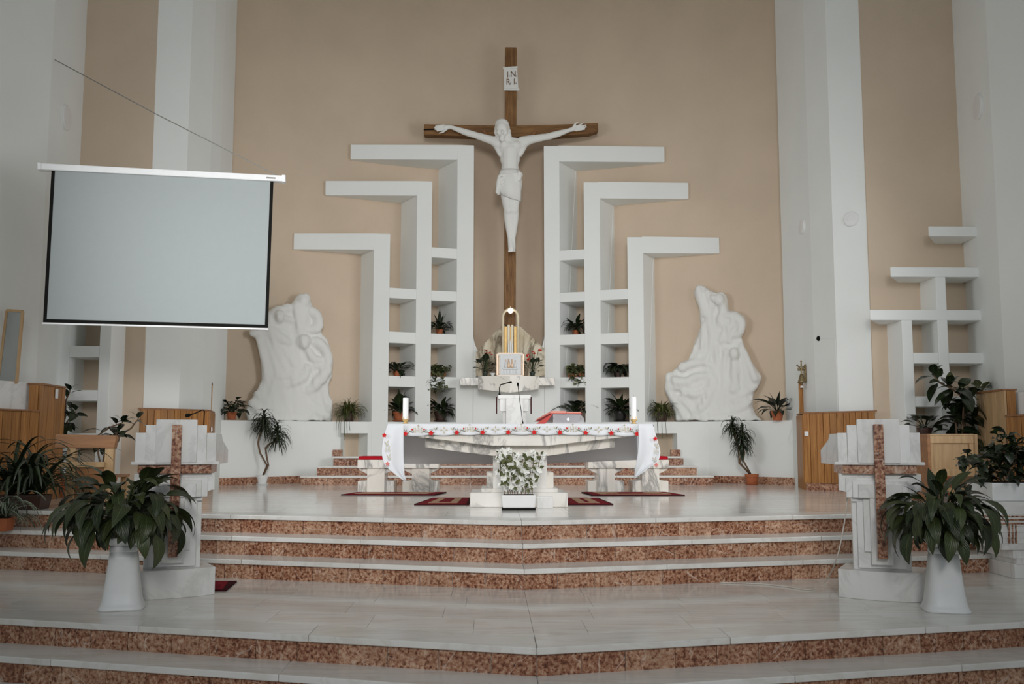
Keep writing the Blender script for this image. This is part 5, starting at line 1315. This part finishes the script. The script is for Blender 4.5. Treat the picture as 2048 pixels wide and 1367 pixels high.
# ------------------------------------------------------------------ round wall covers, camera, bell, sockets, rod
def disc(pos, nrm, r, label, th=.03):
    n = Vector(nrm).normalized(); q_ = n.to_track_quat('Z', 'Y')
    t = thing('wall_disc', label, 'wall cover', pos)
    a = MB().lathe([(r, 0), (r, th * .6), (r * .9, th), (r * .3, th * 1.15)], 32); a.v = [tuple(q_ @ Vector(p)) for p in a.v]; a.build('cover', 'whiteplastic', t, smooth=False)
    b_ = MB().lathe([(r * 1.05, 0), (r * 1.05, .006)], 32); b_.v = [tuple(q_ @ Vector(p)) for p in b_.v]; b_.build('rim', 'white', t)
def on_seg(px, py, a, b):                                   # the point of a vertical wall plane seen at a pixel
    d = ray(px, py); nx, ny = (b[1] - a[1]), -(b[0] - a[0])
    s_ = (nx * (a[0] - CAM.x) + ny * (a[1] - CAM.y)) / (nx * d.x + ny * d.y); return CAM + d * s_, (nx, ny)
def facing(n, p): return (n[0], n[1], 0) if n[0] * (CAM.x - p.x) + n[1] * (CAM.y - p.y) > 0 else (-n[0], -n[1], 0)
p, n = on_seg(131, 235, (xaL, 12.35), (xbL, 11.6)); disc(p, facing(n, p), .165, 'round white wall cover high on the left wall above the screen')
p, n = on_seg(1958, 213, (xaR, 12.35), (xbR, 11.6)); disc(p, facing(n, p), .165, 'round white wall cover high on the right wall')
p, n = on_seg(1703, 438, prp[3], prp[4]); disc(p, facing(n, p), .105, 'round white wall cover on the right pillar front face')
p, n = on_seg(1606, 452, prp[1], prp[2]); disc(p, facing(n, p), .11, 'round white wall cover on the right pillar inner face')
p, n = on_seg(1636, 677, prp[2], prp[3])
t = thing('security_camera', 'small black dome camera on the white right pillar', 'camera', p)
MB().ell((0, -.03, 0), (.033, .033, .036), 14, 10).build('dome', 'black', t, smooth=True)
MB().tube([(0, -.03, 0), (0, .01, 0)], .022, 10).build('base', 'whiteplastic', t)
q0, _ = on_seg(1640, 677, prp[2], prp[3]); q1, _ = on_seg(1670, 677, prp[2], prp[3]); q2, _ = on_seg(1674, 760, prp[2], prp[3]); q3, _ = on_seg(1675, 820, prp[2], prp[3])
MB().tube([v + Vector((0, -.006, 0)) for v in (q0, q1, q2, q3)], .004, 5).build('cable', 'whiteplastic', t, True)
# sacristy bell on an ornate bracket
pb = at(1603, 748, 14.30); k = mpp(14.3)
t = thing('bell', 'old brass bell hanging from an ornate bracket above the tall pine board', 'bell', pb)
MB().lathe([(.062, -.125), (.055, -.105), (.04, -.06), (.032, -.02), (.02, .0), (.008, .006)], 20).build('bell_body', 'brass', t, smooth=True)
MB().ell((0, 0, -.135), (.014, .014, .02), 8, 6).build('clapper', 'brass', t)
MB().tube([(0, 0, 0), (0, 0, .16)], .012, 8).build('hanger', 'brass', t)
br = MB(); br.tube([(-.06, 0, .06), (.07, 0, .06)], .009, 6); br.tube([(-.05, 0, .11), (.05, 0, .11)], .006, 6)
for x, z in ((-.06, .13), (.0, .19), (.055, .13), (-.045, .085), (.045, .085)):
    br.ell((x, 0, z), (.016, .010, .016), 8, 6)
    br.tube([(0, 0, .06), (x * .6, 0, z * .9), (x, 0, z)], .006, 5)
br.build('bracket_scrolls', 'brass', t)
ch = MB()
for i in range(8): ch.ell((.062, 0, .14 - .024 * i), (.010, .008, .014), 8, 6)
ch.build('pull_chain', 'brass', t)
MB().box(.05, .0, -.10, .075, .07, .12).build('wall_mount', 'brass', t)
MB().lathe([(.03, -.20), (.022, -.19), (.02, -.17)], 14).build('white_knob', 'whiteplastic', t)
def plate(px, py, a, b, w_, h_, label, off=.03):
    p, n = on_seg(px, py, a, b); n = Vector(facing(n, p)).normalized(); q_ = n.to_track_quat('Z', 'Y')
    t = thing('switch_plate', label, 'switch', p + n * off)
    m_ = MB().box(-w_, -h_, 0, w_, h_, .012); m_.v = [tuple(q_ @ Vector(v)) for v in m_.v]; m_.build('plate', 'whiteplastic', t, bevel=.003)
    m_ = MB().box(-w_ * .4, -h_ * .5, .012, w_ * .4, h_ * .5, .018); m_.v = [tuple(q_ @ Vector(v)) for v in m_.v]; m_.build('rocker', 'silver', t)
PP = lambda px, Y: (at(px, YH, Y).x, Y)
plate(107, 787, PP(122, 11.75), PP(72, 11.0), .035, .055, 'white switch plate on the tall pine post at the left wall')
plate(417, 858, PP(425, 14.4), PP(414, 13.5), .03, .032, 'white double socket on the pine cladding of the left pillar', .035)
plate(1616, 867, PP(1609, 13.5), PP(1690, 13.08), .03, .032, 'white switch on the pine cladding of the right pillar', .035)
t = thing('wall_socket', 'small round grey wall socket on the white ledge wall beside the tall pine board', 'socket', at(1597, 876, 14.82))
m_ = MB().lathe([(.026, 0), (.03, .012), (.024, .018)], 16); m_.v = [(a, -c, b_) for a, b_, c in m_.v]; m_.build('cover', 'silver', t)
pts = [at(x, y, 14.90) for x, y in ((1594, 879), (1580, 884), (1577, 874), (1583, 858), (1584, 842))]
MB().tube(pts, .004, 5).build('wire', 'whiteplastic', t, True)
p = at(422, 824, 14.3); t = thing('wooden_rod', 'thin wooden rod standing upright on the left pillar cladding', 'rod', p)
MB().tube([(0, 0, -.02), (.006, 0, at(422, 768, 14.3).z - p.z)], .009, 8).build('stick', 'paletan', t)
MB().tube([(.006, 0, at(422, 768, 14.3).z - p.z - .01), (.006, 0, at(422, 764, 14.3).z - p.z)], [.011, .002], 8).build('tip', 'stem', t)

# tall narrow framed panel leaning on the white block at the far left
Ym = 10.95
mp_ = [at(14, 620, Ym), at(45, 622, Ym - .02), at(33, 764, Ym - .1), at(-4, 764, Ym - .06)]
t = thing('leaning_mirror', 'tall narrow grey panel in a pale wooden frame leaning at the far left wall', 'mirror', mp_[3])
hexa('panel', 'mirror', mp_, .015, t)
def strip(a, b, w_, nm):
    d = (b - a).normalized(); n = Vector((0, -1, 0)); sd = d.cross(n).normalized() * w_
    hexa(nm, 'paletan', [a - sd, a + sd, b + sd, b - sd], .025, t, .008)
strip(mp_[0], mp_[1], .014, 'frame_bar'); strip(mp_[1], mp_[2], .014, 'frame_bar'); strip(mp_[3], mp_[0], .014, 'frame_bar'); strip(mp_[2], mp_[3], .014, 'frame_bar')

# ------------------------------------------------------------------ wooden seats at the sides
Yb = 10.35; k = mpp(Yb)
X = lambda px: at(px, YH, Yb).x
Z = lambda py: at(170, py, Yb).z
x0 = X(175)
t = thing('wooden_bench', 'brown wooden bench with a thick top rail behind the left lectern', 'bench', (x0, Yb, 0))
MB().slab([(X(112) - x0, Z(868)), (X(232) - x0, Z(870)), (X(234) - x0, Z(876)), (X(231) - x0, Z(896)), (X(112) - x0, Z(895))], -.03, .05).build('top_rail', 'brownwood', t, bevel=.006)
for a, b in ((136, 154), (212, 229)): MB().box(X(a) - x0, -.02, 0, X(b) - x0, .04, Z(895)).build('post', 'oak', t, bevel=.004)
MB().box(X(112) - x0, -.045, Z(934), X(214) - x0, .0, Z(923)).build('lower_rail', 'oak', t, bevel=.004)
MB().box(X(137) - x0, -.01, .05, X(216) - x0, .03, Z(934)).build('lower_panel', 'brownwood', t, bevel=.004)
MB().box(X(112) - x0, .05, Z(955), X(229) - x0, .48, Z(950)).build('seat', 'brownwood', t, bevel=.004)
for a, b in ((136, 150), (216, 229)): MB().box(X(a) - x0, .40, 0, X(b) - x0, .46, Z(955)).build('leg', 'oak', t)
Yb = 10.75; k = mpp(Yb)
Z = lambda py: at(1900, py, Yb).z
x0 = X(1900)
t = thing('prayer_bench', 'pale oak kneeler with a framed front panel behind the right lectern', 'bench', (x0, Yb, 0))
a, b = X(1855) - x0, X(1946) - x0
MB().box(a + .02, .0, Z(950), b - .02, .03, Z(884)).build('front_panel', 'oak', t)
MB().box(a, -.025, Z(886), b, .04, Z(871)).build('top_rail', 'oak', t, bevel=.005)
MB().box(a, -.02, Z(952), b, .035, Z(938)).build('bottom_rail', 'oak', t, bevel=.005)
for x_ in (a, b - .05): MB().box(x_, -.018, Z(940), x_ + .05, .03, Z(884)).build('stile', 'oak', t, bevel=.004)
for x_ in (a - .02, b):
    MB().sideslab([(-.04, 0), (.42, 0), (.42, .10), (.18, Z(868)), (-.04, Z(868))], x_, x_ + .035).build('end_panel', 'brownwood' if x_ < 0 else 'oak', t, bevel=.004)
MB().prism([(a, -.03), (b, -.03), (b, .24), (a, .24)], Z(871), Z(867)).build('book_rest', 'oak', t, bevel=.004)
MB().box(a, .10, .10, b, .40, .15).build('kneeling_board', 'oak', t, bevel=.004)

# ------------------------------------------------------------------ rubber plants and other foliage at the sides
fic = [leaf_mesh(L, W, R(e), R(b_), .14, .14, 8, 'leafficus', .8, i, .1, .72) for i, (L, W, e, b_) in enumerate(((.22, .048, 30, 60), (.20, .05, 10, 50), (.24, .05, -10, 50), (.18, .045, 50, 60)))]
ficy = leaf_mesh(.17, .042, R(80), R(20), .14, .14, 8, 'leafolive', .8, 2, .1, .72)
def ficus(label, base, Y, stems, seed, sc=1.0, tip=False, m='terra', pr=.17, ph=.28):
    b_ = at(base, YH, Y); t = thing('rubber_plant', label, 'plant', (b_.x, Y, 0))
    pot(t, pr, ph, m)
    r_ = random.Random(seed)
    for stem, n in stems:
        P = [Vector((r_.uniform(-.03, .03), 0, ph * .85))] + [at(x, y, Y + r_.uniform(-.06, .06)) - t.location for x, y in stem]
        MB().tube(P, [.011] * (len(P) - 1) + [.006], 6).build('trunk', 'stem', t, smooth=True)
        for i in range(n):
            u = (.25 + .75 * (i + .5) / n) * (len(P) - 1.0001); u = max(u, 1.0) if len(P) > 2 else u
            j = int(u); c = P[j].lerp(P[min(j + 1, len(P) - 1)], u - j)
            inst('leaf', fic[i % 4], t, c, (r_.uniform(-.5, .5), r_.uniform(-.3, .5), i * 2.4 + r_.uniform(-.4, .4)), sc * r_.uniform(.8, 1.2))
        for q_ in range(3): inst('leaf', fic[3], t, P[-1], (0, -.3, q_ * 2.1 + seed), sc * .8)
    if tip: inst('leaf', ficy, t, P[-1] + Vector((0, 0, .0)), (0, 0, 1), 1.15)
    return t
ficus('rubber plant leaning out beside the tall pine post at the left wall', 118, 11.95, [([(118, 900), (121, 862), (138, 838), (152, 822)], 11), ([(121, 862), (130, 835), (132, 800), (140, 782)], 10), ([(124, 905), (120, 915)], 4)], 61, 1.0)
ficus('rubber plant with a long slanting stem behind the left lectern', 205, 11.6, [([(196, 905), (196, 870), (220, 854), (245, 845)], 9), ([(210, 900), (228, 875), (238, 862)], 7), ([(240, 870), (262, 856), (276, 838)], 6)], 62, 1.0)
ficus('tall rubber plant with big dark leaves before the right side lattice', 1915, 11.75, [([(1930, 880), (1929, 830), (1928, 795), (1905, 778), (1880, 765), (1866, 750)], 18), ([(1925, 900), (1925, 850), (1935, 815), (1945, 795)], 14), ([(1915, 890), (1912, 850), (1908, 830)], 12), ([(1930, 900), (1945, 860), (1950, 835)], 10), ([(1928, 795), (1915, 776), (1900, 772)], 7)], 63, 1.42, True)
t = small_plant('window_plant', 'small dark plant peeping over the oak kneeler in the right side lattice', 1850, 868, 12.05, .09, .12, 'brownpot', [(.26, .05, 45, 60, .5, .6), (.24, .05, 25, 60, .5, .6), (.22, .05, 65, 60, .5, .6)], 16, 71, z=max(0.0, at(1850, 874, 12.05).z))
MB().box(-.14, -.14, -t.location.z, .14, .14, -.001).build('plant_stand', 'oak', t)
small_plant('window_plant', 'little pale-leaved plant behind the top of the tall right pine post', 1962, 790, 12.15, .05, .08, 'ceramic', [(.16, .03, 70, 60, .4, .6), (.15, .03, 50, 70, .4, .6)], 16, 72, m='leafspot', z=at(1962, 796, 12.15).z)
bpy.context.view_layer.update()
t = [o for o in bpy.data.objects if o.name.startswith('window_plant') and o.parent is None][-1]
MB().box(-.04, -.04, -t.location.z, .04, .04, -.001).build('plant_stand', 'white', t)

# left corner: strap-leaved plant in a brown trough, striped plant in front
def strap(name, label, px, py, z, Y, n, L, W, m, seed, potm, pr, ph, bend=150, stripe=False, el=(80, 72, 62, 50)):
    p = atz(px, py, z); t = thing(name, label, 'plant', (at(px, py, Y).x, Y, z))
    MB().prism([(-pr * 1.5, -pr * .8), (pr * 1.5, -pr * .8), (pr * 1.5, pr * .8), (-pr * 1.5, pr * .8)], 0, ph, [(-pr * 1.7, -pr * .95), (pr * 1.7, -pr * .95), (pr * 1.7, pr * .95), (-pr * 1.7, pr * .95)]).build('trough', potm, t, bevel=.006)
    MB().box(-pr * 1.6, -pr * .85, ph - .004, pr * 1.6, pr * .85, ph + .003).build('soil', 'soil', t)
    V = [leaf_mesh(L * a, W, R(e), R(bend * b_), .03, .3, 12, m, .4, i, .1, .3) for i, (a, e, b_) in enumerate(((1, el[0], 1.0), (.95, el[1], 1.05), (.9, el[2], 1.0), (.8, el[3], .85), (1.08, el[0] + 6, .8)))]
    for cx_ in (-pr, 0, pr): bunch(t, V, n // 3, ph, .03, seed=seed + int(cx_ * 100), sc=(.75, 1.1), tilt=.2, org=(cx_, 0))
    return t
strap('strap_leaf_plant', 'dark strap-leaved plant in a brown trough at the left edge of the dais', 48, 1030, 0.0, 9.85, 132, .86, .021, 'leafdark', 81, 'brownpot', .13, .14)
strap('striped_plant', 'white-striped strap-leaved plant at the far left, below the strap-leaved plant', -12, 1075, -.16, 9.25, 54, .54, .018, 'leafstripe', 82, 'terra', .09, .12, 130, el=(70, 58, 44, 30))
# right edge: stepped marble font with a white planter and a shrub
Yf = 8.15; k = mpp(Yf); fx = at(2082, 1100, Yf).x; Zf = lambda py: at(2020, py, Yf).z
t = thing('stepped_font', 'white stepped marble pedestal with thin red stripes at the right edge', 'pedestal', (fx, Yf + .35, ZP1))
zz = lambda py: Zf(py) - ZP1
lay = [(1004, 1012, 84), (1012, 1029, 101), (1029, 1040, 103), (1040, 1052, 99), (1052, 1064, 96), (1064, 1076, 89), (1076, 1087, 82), (1087, 1100, 75), (1100, 1118, 50), (1118, 1130, 42)]
for y0, y1, w_ in lay: MB().box(-w_ * k, -.35 + .02 * (103 - w_) / 20, zz(y1), w_ * k, .33, zz(y0)).build('layer', 'lect', t, bevel=.003)
for y0, y1, w_ in ((1031.0, 1034.0, 103.3), (1037.0, 1040.5, 103.3), (1045, 1048, 99.3)): MB().box(-w_ * k, -.353, zz(y1), w_ * k, .331, zz(y0)).build('red_stripe', 'red', t)
for x_ in (-62, -55, -48): MB().box((x_ - 1) * k, -.352, zz(1086), (x_ + 1.2) * k, -.32, zz(1048)).build('red_stripe', 'red', t)
MB().box(-38 * k, -.25, 0, 38 * k, .25, zz(1130)).build('shaft', 'lect', t, bevel=.004)
MB().box(-46 * k, -.28, -.0, 46 * k, .28, .12).build('base', 'lect', t, bevel=.004)
wb = thing('leafy_shrub', 'bushy dark shrub in a square white planter on the stepped pedestal at the right edge', 'plant', (fx, Yf + .38, Zf(1004) + .001))
hz_ = Zf(967) - Zf(1004)
MB().box(-72 * k, -.22, 0, 72 * k, .22, hz_).build('planter', 'ceramic', wb, bevel=.006)
MB().box(-68 * k, -.20, hz_ - .005, 68 * k, .20, hz_ + .003).build('soil', 'soil', wb)
r_ = random.Random(91); V = [leaf_mesh(.12, .034, R(e), R(60), .25, .2, 6, 'leafdark', 1.0, i, .1, .6) for i, e in enumerate((40, 10, -20, 60))] + [leaf_mesh(.13, .038, R(30), R(60), .25, .2, 6, 'leafficus', 1.0, 3, .1, .6)]
for s_ in range(16):
    a = r_.uniform(-3.1, 3.1); tip_ = Vector((r_.uniform(-150, 60) * k, r_.uniform(-.30, .10), hz_ + r_.uniform(-40, 95) * k))
    if tip_.x < -95 * k: tip_.z = min(tip_.z, hz_ + 70 * k)
    mid = Vector((tip_.x * .5, tip_.y * .6, max(tip_.z, hz_) * .8 + .12))
    P = [Vector((tip_.x * .15, 0, hz_ - .01)), mid, tip_]
    MB().tube(P, [.006, .005, .003], 5).build('stem', 'stem', wb)
    for i in range(16):
        u = r_.uniform(.5, 1.99); j = int(u); c = P[j].lerp(P[j + 1], u - j) + Vector((r_.uniform(-.04, .04), r_.uniform(-.06, .03), r_.uniform(-.04, .04)))
        inst('leaf', V[i % 5], wb, c, (r_.uniform(-.6, .6), r_.uniform(-.4, .6), r_.uniform(0, 6.28)), r_.uniform(.8, 1.25))
# rug behind the left lectern
rug([atz(372, 1182, ZP1), atz(452, 1182, ZP1), Vector((-2.33, 8.16, ZP1)), Vector((-2.98, 8.16, ZP1))], 'red woven rug on the lower dais beside the left lectern', ZP1)
bpy.context.view_layer.update()
